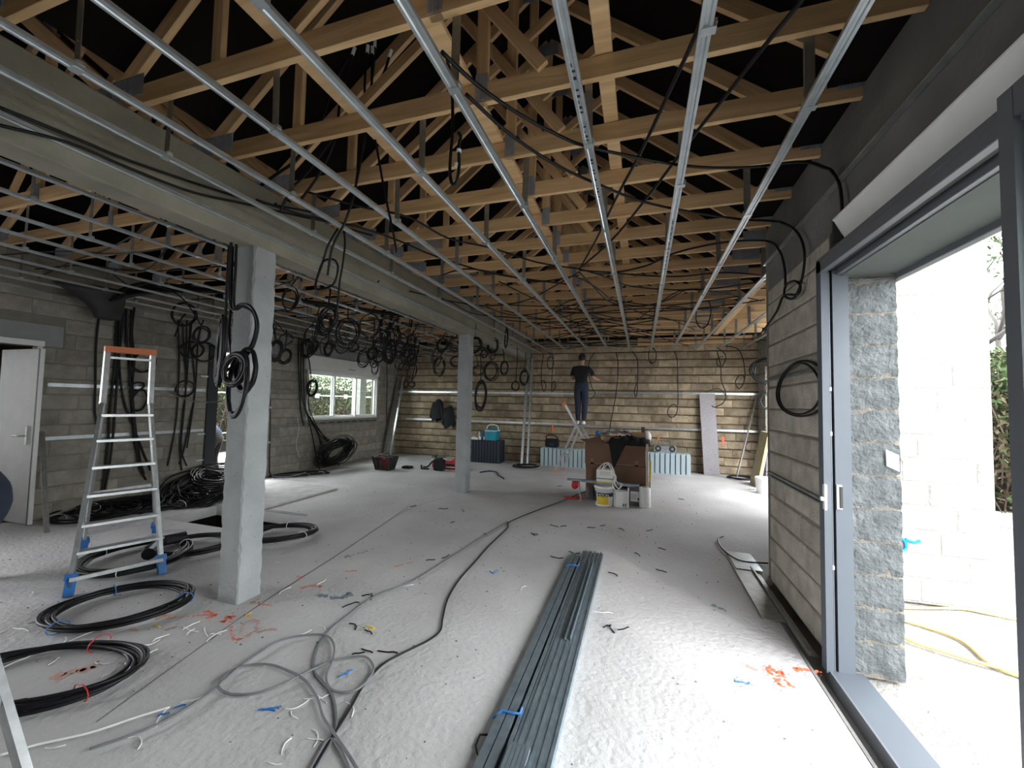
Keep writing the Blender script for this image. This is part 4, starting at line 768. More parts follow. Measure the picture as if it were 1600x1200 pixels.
cable('pale grey cable curling in a long loop from the near left to the middle', [(-2.345,1.246,0.018),(-2.269,1.347,0.018),(-2.208,1.469,0.018),(-2.194,1.611,0.018),(-2.209,1.723,0.018),(-2.247,1.864,0.018),(-2.259,2.021,0.018),(-2.244,2.173,0.018),(-2.134,2.275,0.018),(-2.009,2.312,0.018),(-1.884,2.241,0.018),(-1.788,2.121,0.018),(-1.718,1.991,0.018),(-1.625,1.912,0.018),(-1.536,1.907,0.018),(-1.474,1.96,0.018),(-1.478,2.076,0.018),(-1.521,2.152,0.018),(-1.622,2.207,0.018),(-1.71,2.169,0.018),(-1.789,2.095,0.018),(-1.842,1.977,0.018),(-1.891,1.845,0.018),(-1.965,1.751,0.018),(-2.068,1.704,0.018),(-2.164,1.707,0.018),(-2.232,1.747,0.018),(-2.261,1.817,0.018),(-2.221,1.904,0.018),(-2.108,1.956,0.018),(-1.955,1.949,0.018),(-1.808,1.919,0.018),(-1.636,1.831,0.018),(-1.507,1.735,0.018),(-1.364,1.66,0.018),(-1.236,1.594,0.018),(-1.144,1.542,0.018)], .0068, GREYC, k=8)
cable('thin pale cable at the very bottom left running off to the left', [(-2.686,1.109,0.006),(-2.609,1.196,0.006),(-2.476,1.311,0.006),(-2.38,1.448,0.006),(-2.302,1.543,0.006)], .0055, WHITE)
cable('short curved black cable end on the floor by the terrace door wall', [(0.969,5.656,0.02),(0.891,5.524,0.02),(0.867,5.255,0.02),(0.905,4.994,0.02),(1.004,4.821,0.02),(1.245,4.858,0.02)], .009)
cable('dark blue strap lying on the floor beside the far column', [(-3.515,8.753,0.012),(-3.377,9.01,0.012),(-3.167,8.913,0.012),(-3.028,8.609,0.012),(-2.762,8.225,0.012)], .015, NAVY)
for i, P_ in enumerate(([(1.903,4.202,-0.005),(2.147,4.268,-0.005),(2.5,4.386,-0.005),(2.647,4.363,-0.005),(2.875,4.303,-0.005)], [(1.82,4.021,-0.005),(1.985,3.953,-0.005),(2.156,3.792,-0.005),(2.138,3.487,-0.005),(2.253,3.387,-0.005)], [(1.738,3.843,0.005),(1.791,3.643,0.005),(1.946,3.542,0.005),(2.096,3.469,0.005),(2.272,3.414,0.005)], [(1.698,3.757,-0.005),(1.604,3.438,-0.005),(1.598,3.323,-0.005)])):
    cable('yellow hose lying on the gravel outside the terrace door, ' + ORD[i] + ' from the pale wall', P_, .011, mat('yellow_hose%d' % i, (.62, .48, .18), .6))

# ---------------------------------------------------------------- ladders
def foot(mb_name, p, d, m, parent, h=.16, w_=.055):
    p = Vector(p); d = Vector(d).normalized()
    return MB().beam(p + Vector((0, 0, .0)), p + d * h, w_, w_).beam(p + d * (h * .75), p + d * (h * 1.05), w_ * 1.25, w_ * 1.25).build(mb_name, m, parent)
def local(o, root):
    o.data.transform(Matrix.Translation(-root.location)); return o
st = thing('stepladder', 'tall aluminium platform stepladder with an orange top cap and blue feet on the left', 'stepladder', (-4.8, 2.65, 0))
FA, FB, RA, RB_ = Vector((-4.312,2.086,0)), Vector((-4.111,2.625,0)), Vector((-5.467,2.739,0)), Vector((-5.436,3.375,0))
mid = Vector((-4.79, 2.66, 2.02)); wv = (FB - FA).normalized()
TA, TB = mid - wv * .165, mid + wv * .165
KA, KB = mid - wv * .17 + Vector((.05, -.03, -.5)), mid + wv * .17 + Vector((.05, -.03, -.5))
for a, k, t in ((FA, KA, TA), (FB, KB, TB)):
    sp_ = local(MB().beam(a + (k - a) * .04, k, .028, .055).beam(k, t, .024, .042).build('front_stile', LALU, st), st)
    local(foot('foot', a, k - a, BLUEP, sp_), st)
PA, PB = KA + Vector((-.12, .07, -.05)), KB + Vector((-.12, .07, -.05))
for a, k in ((RA, PA), (RB_, PB)):
    sp_ = local(MB().beam(a + (k - a) * .04, k, .024, .04).build('rear_stile', LALU, st), st)
    local(foot('foot', a, k - a, BLUEP, sp_, .13), st)
local(MB().beam(TA - wv * .02 + Vector((0, 0, .02)), TB + wv * .02 + Vector((0, 0, .02)), .09, .055).build('top_cap', ORANGE, st), st)
local(MB().beam(TA - Vector((0, 0, .06)), TB - Vector((0, 0, .06)), .02, .02).build('cross_bar', LALU, st), st)
for s in (.93, .78, .63, .48, .33, .2):
    a, b = FA + (KA - FA) * s, FB + (KB - FB) * s
    local(MB().beam(a, b, .09 if s < .9 else .2, .022).build('step', LALU, st), st)
for s in (.42, .12):
    a, b = RA + (PA - RA) * s, RB_ + (PB - RB_) * s
    local(MB().beam(a, b, .02, .03).build('cross_bar', LALU, st), st)
local(MB().beam(FA + Vector((0, 0, .13)), FB + Vector((0, 0, .13)), .022, .03).build('foot_bar', LALU, st), st)
f2 = thing('stepladder', 'aluminium ladder at the lower left edge, mostly out of view', 'stepladder', (-2.26, 1.02, 0))
fa, fd = Vector((-2.24, 1.04, 0)), Vector((-.30, 0, .40)).normalized()
fd2 = Vector((-.42, -.05, .9)).normalized()
q0 = Vector((-2.315, 1.05, 0)); q1 = Vector((-2.715, 1.045, .55)); q2 = q0 + (q1 - q0) * 3.2
off = Vector((-.1, -.5, 0))
for o_ in (Vector((0, 0, 0)), off): local(MB().beam(q0 + o_, q2 + o_, .06, .028, (0, 1, 0)).build('stile', LALU, f2), f2)
for s in (.18, .42, .66, .9): local(MB().beam(q0 + (q2 - q0) * s, q0 + (q2 - q0) * s + off, .05, .025).build('rung', LALU, f2), f2)
# small A-frame the man stands on
l2 = thing('stepladder', 'smaller aluminium A-frame ladder with orange feet under the man at the back wall', 'stepladder', (-1.6, 9.9, 0))
ft, rt_ = [Vector((-1.97, 9.62, 0)), Vector((-1.83, 10.0, 0))], [Vector((-.82, 9.62, 0)), Vector((-.78, 10.05, 0))]
tp = [Vector((-1.47, 9.72, 1.12)), Vector((-1.40, 10.0, 1.12))]
for a, t in zip(ft, tp):
    local(MB().beam(a, t, .03, .05).build('rear_stile', LALU, l2), l2); local(MB().beam(a, a + (t - a) * .05, .06, .06).build('foot', ORANGE, l2), l2)
for a, t in zip(rt_, tp):
    e = t + (t - a) * (.42 if a is rt_[0] else 0.0)
    local(MB().beam(a, e, .03, .055).build('front_stile', LALU, l2), l2); local(MB().beam(a, a + (t - a) * .05, .06, .06).build('foot', ORANGE, l2), l2)
    if a is rt_[0]: local(MB().beam(e, e + (t - a).normalized() * .05 + Vector((-.03, 0, 0)), .06, .09).build('grip', ORANGE, l2), l2)
for s in (.2, .4, .6, .8): local(MB().beam(rt_[0] + (tp[0] - rt_[0]) * s, rt_[1] + (tp[1] - rt_[1]) * s, .08, .025).build('step', LALU, l2), l2)
local(MB().beam(ft[0] + (tp[0] - ft[0]) * .35, ft[1] + (tp[1] - ft[1]) * .35, .03, .03).build('cross_bar', LALU, l2), l2)
local(MB().box(-1.55, -1.2, 9.7, 10.02, 1.1, 1.13).build('platform', LALU, l2), l2)

# ---------------------------------------------------------------- galvanised rails stacked on the floor
def chan(L, wd, h, t=.0016, lip=.008, up=True):
    o = [(-wd / 2 + lip, h), (-wd / 2, h), (-wd / 2, 0), (wd / 2, 0), (wd / 2, h), (wd / 2 - lip, h)]
    i = [(wd / 2 - lip, h - t), (wd / 2 - t, h - t), (wd / 2 - t, t), (-wd / 2 + t, t), (-wd / 2 + t, h - t), (-wd / 2 + lip, h - t)]
    n = len(o) + len(i); P_ = o + i
    if not up: P_ = [(x, h - z) for x, z in P_][::-1]
    vs = [(x, 0, z) for x, z in P_] + [(x, L, z) for x, z in P_]; fs = [(k, n + k, n + (k + 1) % n, (k + 1) % n) for k in range(n)]
    m_ = n // 2
    for k in range(m_ - 1): fs.append((k, k + 1, n - 2 - k, n - 1 - k)); fs.append((n + k, 2 * n - 1 - k, 2 * n - 2 - k, n + k + 1))
    return vs, fs
GR = 'galvanised rails stacked on the floor'
def frail(x, y0, y1, z, wd, h, up, label, rx=0.0):
    v, f = chan(y1 - y0, wd, h, up=up); o = link('steel_rail', mesh('steel_rail', v, f, STACKM), None, (x, y0, z), (0, rx, .004)); return tag(o, label, 'rail', GR)
for i in range(2): frail(-.655 + .047 * i, .95 - .1 * i, 4.36 - .05 * i, 0, .04, .048, False, ('first' if i == 0 else 'second') + ' open wide steel stud from the left in the floor stack')
for i in range(11):
    y1 = 4.46 + .03 * math.sin(i * 2.3); y0 = 1.0 if i not in (1, 2, 3) else 1.86
    frail(-.563 + .0195 * i, y0 if i < 5 else 1.0, y1, .0 if i % 2 else .004, .0175, .045, False, ORD[i] + ' narrow steel channel from the left in the floor stack')
for i in range(8): frail(-.548 + .0195 * i, 1.0, 1.84 - .1 * (i > 4), .05, .0175, .02, False, ORD[i] + ' short upper steel channel from the left, near end of the floor stack')
frail(-.455, 2.75, 4.15, .05, .04, .02, True, 'open short steel channel lying on top of the floor stack')
for y, n in ((4.0, 'far'), (2.02, 'near')):
    tag(MB().tube([(-.70, y - .03, .03), (-.66, y, .056), (-.6, y, .058), (-.57, y + .01, .055), (-.57, y + .05, .057)], .006, 5).centred('strap', BLUEP), 'light blue tie around the left studs of the floor stack, ' + n + ' one', 'strap')
tag(cable('black bent strap end beside the near blue tie', [(-0.656,1.922,0.012),(-0.729,1.897,0.012),(-0.725,1.832,0.012),(-0.702,1.793,0.012),(-0.655,1.767,0.012)], .005, smooth=False), cat='strap')
# thin plates and profile along the terrace door wall
tag(MB().box(.885, 1.04, 3.6, 5.0, 0, .012, .002).centred('steel_plate', GALVD), 'flat grey metal plate lying along the foot of the terrace door wall', 'plate')
tag(MB().box(.9, 1.14, 4.6, 5.1, .012, .02, .002).centred('plastic_sheet', GALV), 'pale flat sheet on the end of the metal plate at the wall corner', 'sheet')
tag(MB().box(1.045, 1.06, 3.2, 4.7, .0, .03).box(1.06, 1.1, 3.2, 4.7, .0, .004).centred('steel_angle', GALVD), 'thin steel angle lying beside the metal plate at the wall foot', 'rail')

# ---------------------------------------------------------------- things at the back wall
def ribbed(name, label, x0, x1, y0, y1, h, m, pitch, rnd_=.0, cat='case', rz=0):
    n = max(3, int(round((x1 - x0) / pitch))); poly = []; p = (x1 - x0) / n
    for i in range(n):
        a = x0 + i * p
        poly += [(a + p * .06, y0 + .02), (a + p * .16, y0), (a + p * .84, y0), (a + p * .94, y0 + .02)]
    poly += [(x1, y1 - .02), (x1 - .02, y1), (x0 + .02, y1), (x0, y1 - .02)]
    rings = []
    prof = [(0, 0), (h - .07, 0), (h - .03, .008), (h - .008, .03), (h, .07)] if rnd_ else [(0, 0), (h, 0)]
    cx, cy = (x0 + x1) / 2, (y0 + y1) / 2; L = len(poly); vs = []
    for z, ins in prof:
        for x, y in poly:
            sx = max(x0 + ins, min(x1 - ins, x)); sy = max(y0 + ins * .9 + (y - y0 if y < y0 + .03 else 0), min(y1 - ins, y)) if ins else y
            vs.append((sx, sy, z))
    fs = [tuple(range(L - 1, -1, -1)), tuple((len(prof) - 1) * L + k for k in range(L))]
    for r in range(len(prof) - 1):
        for k in range(L): fs.append((r * L + k, r * L + (k + 1) % L, r * L + L + (k + 1) % L, r * L + L + k))
    root = thing(name, label, cat, (cx, cy, 0))
    local(MB().add(vs, fs).build('shell', m, root), root)
    for i in range(1, n):
        a = x0 + i * p; local(MB().box(a - .006, a + .006, y0 + .012, y0 + .022, .015, h - .04).build('rib_groove', RUBBER, root), root)
    return root
DBLUE = mat('dark_blue_plastic', (.018, .026, .04), .55); SILV = mat('silver_case_plastic', (.42, .52, .56), .4, metal=.25, var=.03)
ribbed('ribbed_box', 'dark blue-black ribbed box standing behind the far column', -4.5, -3.58, 10.25, 10.7, .6, DBLUE, .085, cat='box')
ribbed('ribbed_case', 'silver ribbed case lying along the back wall behind the small ladder', -2.52, -1.22, 10.45, 10.72, .48, SILV, .105, 1)
ribbed('ribbed_case', 'silver ribbed case with rounded corner right of the cardboard boxes', -.5, 1.12, 10.45, 10.7, .5, SILV, .115, 1)
cb_ = thing('cooler_box', 'turquoise cooler box with a white handle on the dark ribbed box', 'cooler', (-3.86, 10.46, .6))
TURQ = mat('turquoise_plastic', (.01, .3, .42), .45)
local(MB().add([(-4.0, 10.33, .6), (-3.72, 10.33, .6), (-3.72, 10.6, .6), (-4.0, 10.6, .6), (-4.02, 10.31, .84), (-3.7, 10.31, .84), (-3.7, 10.62, .84), (-4.02, 10.62, .84)], [(3, 2, 1, 0), (4, 5, 6, 7), (0, 1, 5, 4), (1, 2, 6, 5), (2, 3, 7, 6), (3, 0, 4, 7)]).build('body', TURQ, cb_), cb_)
local(MB().box(-4.03, -3.69, 10.3, 10.63, .84, .865, .006).build('rim', WHITE, cb_), cb_); local(MB().box(-4.01, -3.71, 10.32, 10.61, .865, .9, .012).build('lid', TURQ, cb_), cb_)
local(MB().tube(spline([(-4.03, 10.46, .85), (-4.02, 10.46, .94), (-3.97, 10.46, 1.0), (-3.86, 10.46, 1.015), (-3.75, 10.46, 1.0), (-3.7, 10.46, .94), (-3.69, 10.46, .85)], 4), .014, 8).build('handle', WHITE, cb_), cb_)
def bottle(x, y, z, r, h, m, capm, label):
    o = thing('bottle', label, 'bottle', (x, y, z))
    MB().lathe([(r * .9, 0), (r, .01), (r, h * .62), (r * .75, h * .74), (r * .36, h * .82), (r * .36, h * .9)], 12).build('body', m, o, True)
    MB().lathe([(r * .42, h * .88), (r * .42, h)], 10).build('cap', capm, o, True); return o
bottle(-4.22, 10.42, .6, .035, .26, mat('clear_plastic', (.5, .55, .58), .2), RUBBER, 'clear plastic bottle with a dark cap on the dark ribbed box')
bottle(-4.14, 10.46, .6, .03, .24, BLUEP, BLUEP, 'slim blue bottle beside the clear one on the dark ribbed box')
bottle(-4.07, 10.4, .6, .028, .1, WHITE, GALVD, 'small white pot beside the cooler box')
bottle(-4.18, 10.35, .6, .03, .11, WHITE, RUBBER, 'small white can in front of the bottles on the dark ribbed box')
tag(MB().box(-4.42, -4.3, 10.32, 10.45, .6, .67, .004).centred('paper_pack', WHITE), 'white paper pack at the column end of the dark ribbed box', 'pack')
tag(MB().box(-4.45, -4.27, 10.48, 10.6, .6, .7, .006).box(-4.44, -4.38, 10.5, 10.55, .7, .73).centred('bread_bag', CARDL), 'brown paper bag behind the white pack on the dark ribbed box', 'bag')
tag(MB().box(-4.3, -4.22, 10.29, 10.34, .6, .655, .004).centred('paper_pack', WHITE), 'white packet in front of the bottles, right of the paper pack', 'pack')
# jackets
def jacket(x, z1, wd, h, label, seed):
    r = random.Random(seed); n = 16; vs = []; fs = []; m_ = 10
    for j in range(m_ + 1):
        t = j / m_
        for i in range(n):
            a = 2 * math.pi * i / n; w_ = wd * (.12 + .38 * min(1, t * 3.2) ** .7 + .1 * t) * (1 + .1 * math.sin(a * 5 + seed + t * 3)); d_ = .05 + .05 * min(1, t * 3)
            vs.append((x + w_ * math.cos(a) + .02 * math.sin(t * 7 + seed), 10.87 - d_ - d_ * math.sin(a) * .95, z1 - h * t - (.06 * math.sin(a * 3 + seed) if j == m_ else 0)))
    for j in range(m_):
        for i in range(n): fs.append((j * n + i, j * n + (i + 1) % n, (j + 1) * n + (i + 1) % n, (j + 1) * n + i))
    fs = [tuple(reversed(f)) for f in fs]; fs.append(tuple(range(n)))
    root = thing('jacket', label, 'jacket', (x, 10.8, z1 - h))
    local(MB().add(vs, fs).build('body', DARKC, root, True), root)
    for s in (-1, 1):
        local(MB().tube(spline([(x + s * wd * .3, 10.76, z1 - .12), (x + s * wd * .5, 10.75, z1 - .35), (x + s * wd * .56, 10.76, z1 - h * .9)], 4), [.05 + .0 * k for k in range(9)], 8).build('sleeve', DARKC, root, True), root)
    return root
jacket(-5.72, 1.69, .34, .62, 'black jacket hanging on the back wall left of the far column', 1)
jacket(-5.34, 1.5, .3, .62, 'second black jacket on the back wall, half hidden by the far column', 2)
def shoe(x, y, rz, label):
    o = thing('shoe', label, 'shoe', (x, y, 0), rz)
    pr = [(-.13, .035, .05), (-.08, .045, .085), (-.02, .045, .09), (.04, .045, .07), (.1, .045, .05), (.14, .03, .035)]
    vs = []; n = 10
    for xx, hw, hh in pr:
        for k in range(n): a = 2 * math.pi * k / n; vs.append((xx, hw * math.cos(a), max(.018, hh / 2 + .018 + hh / 2 * math.sin(a))))
    fs = [tuple(range(n)), tuple(5 * n + k for k in range(n - 1, -1, -1))] + [(r * n + k, (r + 1) * n + k, (r + 1) * n + (k + 1) % n, r * n + (k + 1) % n) for r in range(5) for k in range(n)]
    fs = [tuple(reversed(f)) for f in fs]
    MB().add(vs, fs).build('upper', mat('grey_shoe_' + str(int(rz * 100)), (.2, .19, .18), .8), o, True)
    MB().extr([(-.14, -.035), (-.05, -.042), (.06, -.045), (.13, -.03), (.145, 0), (.13, .03), (.06, .045), (-.05, .042), (-.14, .035)], 0, .022, 'z').build('sole', WHITE, o)
    MB().lathe([(.03, .09), (.026, .1)], 10, (-.09, 0, 0)).build('collar', RUBBER, o); return o
shoe(-5.58, 10.45, 1.5, 'left one of a pair of grey trainers on the floor under the jackets'); shoe(-5.36, 10.42, .5, 'right one of a pair of grey trainers on the floor under the jackets')
# leaning rails, boards and rods
def lean(name, label, p, q, w_, h, m, cat='rail', up=(0, 0, 1), holes=0):
    root = thing(name, label, cat, p); P0, Q0 = Vector(p), Vector(q); d_ = Q0 - P0
    local(MB().beam(P0, Q0, w_, h, up).build('profile', m, root), root)
    ax = d_.normalized().cross(Vector(up)).normalized(); nn = ax.cross(d_.normalized()).normalized()
    for i in range(holes):
        c = P0 + d_ * ((i + .5) / holes); s_ = -1 if nn.y > 0 else 1
        local(MB().tube([c + nn * s_ * (h / 2 + .0005), c + nn * s_ * (h / 2 + .002)], .011, 8).build('hole', RUBBER, root), root)
    return root
lean('wall_stud', 'left one of two tall galvanised studs leaning on the back wall', (-2.964,10.27,0), (-2.989,10.85,2.933), .06, .04, GALV, 'rail', (0, -1, 0), 6)
lean('wall_stud', 'right one of two tall galvanised studs leaning on the back wall', (-2.827,10.335,0), (-2.881,10.86,2.861), .05, .04, GALV, 'rail', (0, -1, 0), 6)
lean('wall_stud', 'galvanised stud leaning in the corner by the window', (-6.8, 10.05, 0), (-6.98, 10.9, 2.35), .05, .035, GALV, 'rail', (0, -1, 0), 2)
lean('dark_plank', 'dark grey plank leaning in the corner beside the window', (-7.17, 10.3, 0), (-7.17, 10.92, 2.3), .12, .03, CONCD, 'plank', (1, 0, 0))
lean('leaning_board', 'speckled grey board leaning on the back wall right of the silver case', (1.6, 10.72, 0), (1.52, 10.9, 1.93), .34, .035, mat('speckled_board', (.36, .34, .36), .8, nscale=45, base2=(.25, .235, .25)), 'board', (0, -1, 0))
lean('steel_rod', 'thin grey rod leaning into the recess corner', (2.12, 10.7, 0), (2.6, 10.9, 1.92), .03, .03, GALVD, 'rod')
pn = thing('insulation_panel', 'tan insulation panel with a blue face leaning beside the terrace door wall end', 'panel', (2.3, 9.5, 0))
for n_, dx, t_, m in (('core', 0, .05, mat('tan_foam', (.42, .36, .2), .9)), ('foil', .03, .008, GALV), ('blue_face', .04, .01, mat('deep_blue_face', (.02, .02, .25), .5))):
    vs = []
    for x in (dx - t_ / 2, dx + t_ / 2): vs += [(2.26 + x, 9.45, 0), (2.26 + x, 10.0, 0), (2.47 + x, 10.0, 1.12), (2.47 + x, 9.45, 1.12)]
    local(MB().add(vs, [(0, 1, 2, 3), (7, 6, 5, 4), (0, 4, 5, 1), (1, 5, 6, 2), (2, 6, 7, 3), (3, 7, 4, 0)]).build(n_, m, pn), pn)
def bucket(x, y, r, h, m, label, bands=(), lid=None):
    o = thing('bucket', label, 'bucket', (x, y, 0))
    MB().lathe([(r * .86, 0), (r * .88, .006), (r, h * .88), (r * 1.06, h * .885), (r * 1.07, h * .96), (r * 1.0, h), (r * .94, h), (r * .92, h * .96)], 24).build('body', m, o, True)
    for z0, z1, a0, a1, bm in bands:
        n = 16; vs = []
        for k in range(n + 1):
            a = a0 + (a1 - a0) * k / n
            for z in (z0, z1): rr = r * (.88 + .12 * z / (h * .88)) + .002; vs.append((rr * math.cos(a), rr * math.sin(a), z))
        MB().add(vs, [(2 * k, 2 * k + 2, 2 * k + 3, 2 * k + 1) for k in range(n)]).build('label_band', bm, o, True)
    return o
bucket(2.22, 8.9, .14, .3, WHITE, 'white bucket on the floor behind the terrace door wall end')
# paint marks sprayed on the back wall
WB = bpy.data.objects['wall_back']
for u_, x, z in (('a', (0.418,10.97,0.926)[0], .86), ('b', (1.889,10.97,0.911)[0], .8), ('c', (-2.312,10.97,0.83)[0], .93)):
    o = MB().box(x - .025, x + .025, 10.981, 10.984, z - .09, z + .11, .0).build('paint_mark', ORANGEP, WB)
# bag and radio on the silver cases
bg_ = thing('tool_bag', 'black tool bag on the left end of the silver case behind the small ladder', 'bag', (-2.22, 10.55, .48))
local(MB().box(-2.4, -2.06, 10.48, 10.66, .48, .7, .03).build('body', DARKC, bg_), bg_); local(MB().tube(spline([(-2.38, 10.56, .66), (-2.36, 10.5, .78), (-2.22, 10.5, .8), (-2.1, 10.5, .76), (-2.06, 10.56, .6)], 4), .016, 6).build('strap', DARKC, bg_), bg_)
local(MB().box(-2.28, -2.16, 10.475, 10.485, .52, .6).build('pocket', NAVY, bg_), bg_)
rd = thing('radio', 'silver and black portable radio on the right silver case', 'radio', (.55, 10.57, .5))
rbd = local(MB().box(.3, .8, 10.5, 10.66, .5, .68, .03).build('body', GALV, rd), rd)
for x in (.39, .71): local(MB().tube([(x, 10.49, .59), (x, 10.52, .59)], .075, 16).build('speaker', RUBBER, rbd), rd); local(MB().tube([(x, 10.485, .59), (x, 10.49, .59)], .03, 12).build('speaker_cone', GALVD, rbd), rd)
local(MB().tube([(.42, 10.58, .67), (.42, 10.58, .77), (.66, 10.58, .77), (.66, 10.58, .67)], .01, 6).build('handle', RUBBER, rd), rd)
local(MB().box(.5, .6, 10.492, 10.5, .56, .63).build('display', GALVD, rd), rd)

# ---------------------------------------------------------------- cardboard boxes and the things round them
def carton(x0, x1, y0, y1, z0, z1, label, m=CARD, name='cardboard_box', tapes=True):
    o = thing(name, label, 'box', ((x0 + x1) / 2, (y0 + y1) / 2, z0))
    ct_ = local(MB().box(x0, x1, y0, y1, z0, z1, .004).build('carton', m, o), o)
    if tapes:
        for x in (x0 + .12, x1 - .14): local(MB().box(x - .025, x + .025, y0 - .002, y0 + .001, z0 + .0, z0 + .09).build('tape', MATS.get('packing_tape') or mat('packing_tape', (.25, .14, .095), .4), ct_), o)
        local(MB().box(x0 + .05, x1 - .05, y0 - .002, y0 + .001, z0, z0 + .02).build('tape', MATS['packing_tape'], ct_), o)
    return o
BX0, BX1, BY0, BY1 = -.92, .11, 7.1, 7.75
carton(BX0 + .02, BX1 - .03, BY0, BY1, .2, .6, 'lower long brown cardboard box in the middle of the hall')
carton(BX0, BX1 - .04, BY0, BY1, .605, .96, 'upper long brown cardboard box with trousers draped over it')
tag(MB().box(BX0 + .02, BX0 + .14, 7.12, 7.7, 0, .2, .004).box(BX0 + .14, BX1 - .2, 7.4, 7.7, 0, .16).box(BX1 - .2, BX1 - .04, 7.3, 7.7, 0, .2, .004).centred('crate', CONCD), 'dark crates under the cardboard boxes', 'crate')
tag(MB().box(BX1 - .035, BX1 + .005, 7.05, 7.2, 0, .98, .003).centred('board', mat('raw_board', (.62, .55, .45), .8)), 'narrow pale upright board at the right side of the cardboard boxes', 'board')
for i, (x, y, z, w_, d_, h, m, lb_) in enumerate(((-.44, 7.25, .96, .36, .3, .09, CARDL, 'flat open tan cardboard box on the stacked boxes'), (-.04, 7.3, 1.05, .22, .2, .1, CARDL, 'small tan cardboard box on top of the draped trousers'), (.03, 7.36, 1.15, .06, .05, .09, CARD, 'tiny brown upright box on the small tan box'))): carton(x - w_ / 2, x + w_ / 2, y, y + d_, z, z + h, lb_, m, tapes=False)
tag(MB().add([(BX0, 7.1, .96), (BX0 + .3, 7.1, .96), (BX0 + .24, 7.2, 1.08), (BX0 + .06, 7.15, 1.02), (BX0 - .1, 7.2, 1.0), (BX0, 7.1, .965), (BX0 + .3, 7.1, .965), (BX0 + .24, 7.2, 1.085), (BX0 + .06, 7.15, 1.025), (BX0 - .1, 7.2, 1.005)], [(0, 1, 2, 3, 4)][::1] + [(9, 8, 7, 6, 5)] + [(i, 5 + i, 5 + (i + 1) % 5, (i + 1) % 5) for i in range(5)]).centred('cardboard_flap', CARD), 'torn brown cardboard flaps at the left of the upper box', 'flap')
jr = thing('jar', 'round blue lid jar on the left of the cardboard boxes', 'jar', (-.73, 7.35, .96)); MB().lathe([(.035, 0), (.035, .1)], 12).build('body', CARDL, jr, True); MB().ball((0, 0, .15), .045, 12, 8).build('lid', BLUEP, jr, True)
def cloth(name, label, cat, x0, x1, y0, y1, zf, m, nx=22, ny=16, th=.012):
    vs = [(x0 + (x1 - x0) * i / nx, y0 + (y1 - y0) * j / ny) for j in range(ny + 1) for i in range(nx + 1)]
    top = [(*zf(x, y), ) for x, y in vs]; bot = [(p[0], p[1], p[2] - th) for p in top]; N = len(vs); fs = []
    q = lambda i, j: j * (nx + 1) + i
    for j in range(ny):
        for i in range(nx): fs.append((q(i, j), q(i + 1, j), q(i + 1, j + 1), q(i, j + 1))); fs.append((N + q(i, j + 1), N + q(i + 1, j + 1), N + q(i + 1, j), N + q(i, j)))
    ed = [q(i, 0) for i in range(nx)] + [q(nx, j) for j in range(ny)] + [q(i, ny) for i in range(nx, 0, -1)] + [q(0, j) for j in range(ny, 0, -1)]
    for k in range(len(ed)): a, b = ed[k], ed[(k + 1) % len(ed)]; fs.append((a, N + a, N + b, b))
    return tag(MB().add(top + bot, fs).centred(name, m, None, True), label, cat)
def tf(x, y):
    u = (x + .52) / .68; d = max(0, 7.16 - y); f = .02 * math.sin(x * 38 + y * 20) + .015 * math.sin(x * 21 - y * 33)
    hang = .42 * max(0, 1 - u * 2.6) + .05
    if d > 0: return (x + .25 * d * max(0, 1 - u * 2.4), 7.088 - abs(f) * .6 - .005, 1.0 - min(d * 1.5, hang) + .4 * abs(f))
    return (x, y, 1.02 + .05 * math.sin(u * 3.1) + f)
cloth('trousers', 'black work trousers draped over the front of the upper cardboard box', 'trousers', -.52, .14, 6.86, 7.5, tf, DARKC)
def gf(x, y): return (x, y, 1.09 + .05 * math.sin((x + .7) * 5) + .018 * math.sin(x * 40 + y * 13) + .012 * math.sin(y * 45))
cloth('grey_garment', 'crumpled light grey garment lying on the cardboard boxes', 'garment', -.7, -.1, 7.45, 7.72, gf, mat('grey_cloth', (.36, .36, .42), .9))
wb_ = thing('plastic_bag', 'white and blue plastic bag at the right end on the cardboard boxes', 'bag', (.08, 7.45, .96)); MB().ball((0, 0, .11), .11, 12, 8, (.8, .9, 1.0)).build('body', WHITE, wb_, True); MB().ball((-.03, -.06, .13), .05, 8, 6, (1, .8, .6)).build('print', mat('light_blue_print', (.15, .4, .65), .5), wb_, True)
# front row
bk_ = bucket(-.565, 6.8, .152, .31, WHITE, 'white plaster bucket with a yellow and blue label before the cardboard boxes',
       [(.03, .155, -2.35, -1.0, YELLOW), (.155, .215, -2.3, -.3, NAVY), (.06, .23, 3.3, 3.8, NAVY)])
tx = bpy.data.curves.new('brand_text', 'FONT'); tx.body = 'MOCAL'; tx.size = .055; tx.align_x = 'CENTER'; tx.extrude = .0008
tob = bpy.data.objects.new('brand_text', tx); dg = bpy.context.evaluated_depsgraph_get(); COL.objects.link(tob); tob.rotation_euler = (1.45, 0, .1); bpy.context.view_layer.update()
tm_ = bpy.data.meshes.new_from_object(tob.evaluated_get(bpy.context.evaluated_depsgraph_get())); bpy.data.objects.remove(tob); tm_.materials.clear(); tm_.materials.append(WHITE)
link('brand_text', tm_, bk_, (-.0, -.152, .165), (1.45, 0, .0))
for i, (x0, x1, y, lb_) in enumerate(((-1.2, -.3, 7.0, 'long steel channel lying before the cardboard boxes, rear one'), (-.95, -.02, 6.93, 'steel channel lying before the cardboard boxes, front one'), (-.7, -.1, 6.86, 'shortest steel channel under the white case'))):
    tag(MB().box(x0, x1, y - .03, y + .03, .315 - .0 * i, .318).box(x0, x1, y - .03, y - .027, .318, .345).box(x0, x1, y + .027, y + .03, .318, .345).centred('steel_channel', STACKM), lb_, 'rail')
wc = thing('white_case', 'grey-white printed box with white cords on the steel channels', 'box', (-.56, 6.93, .345))
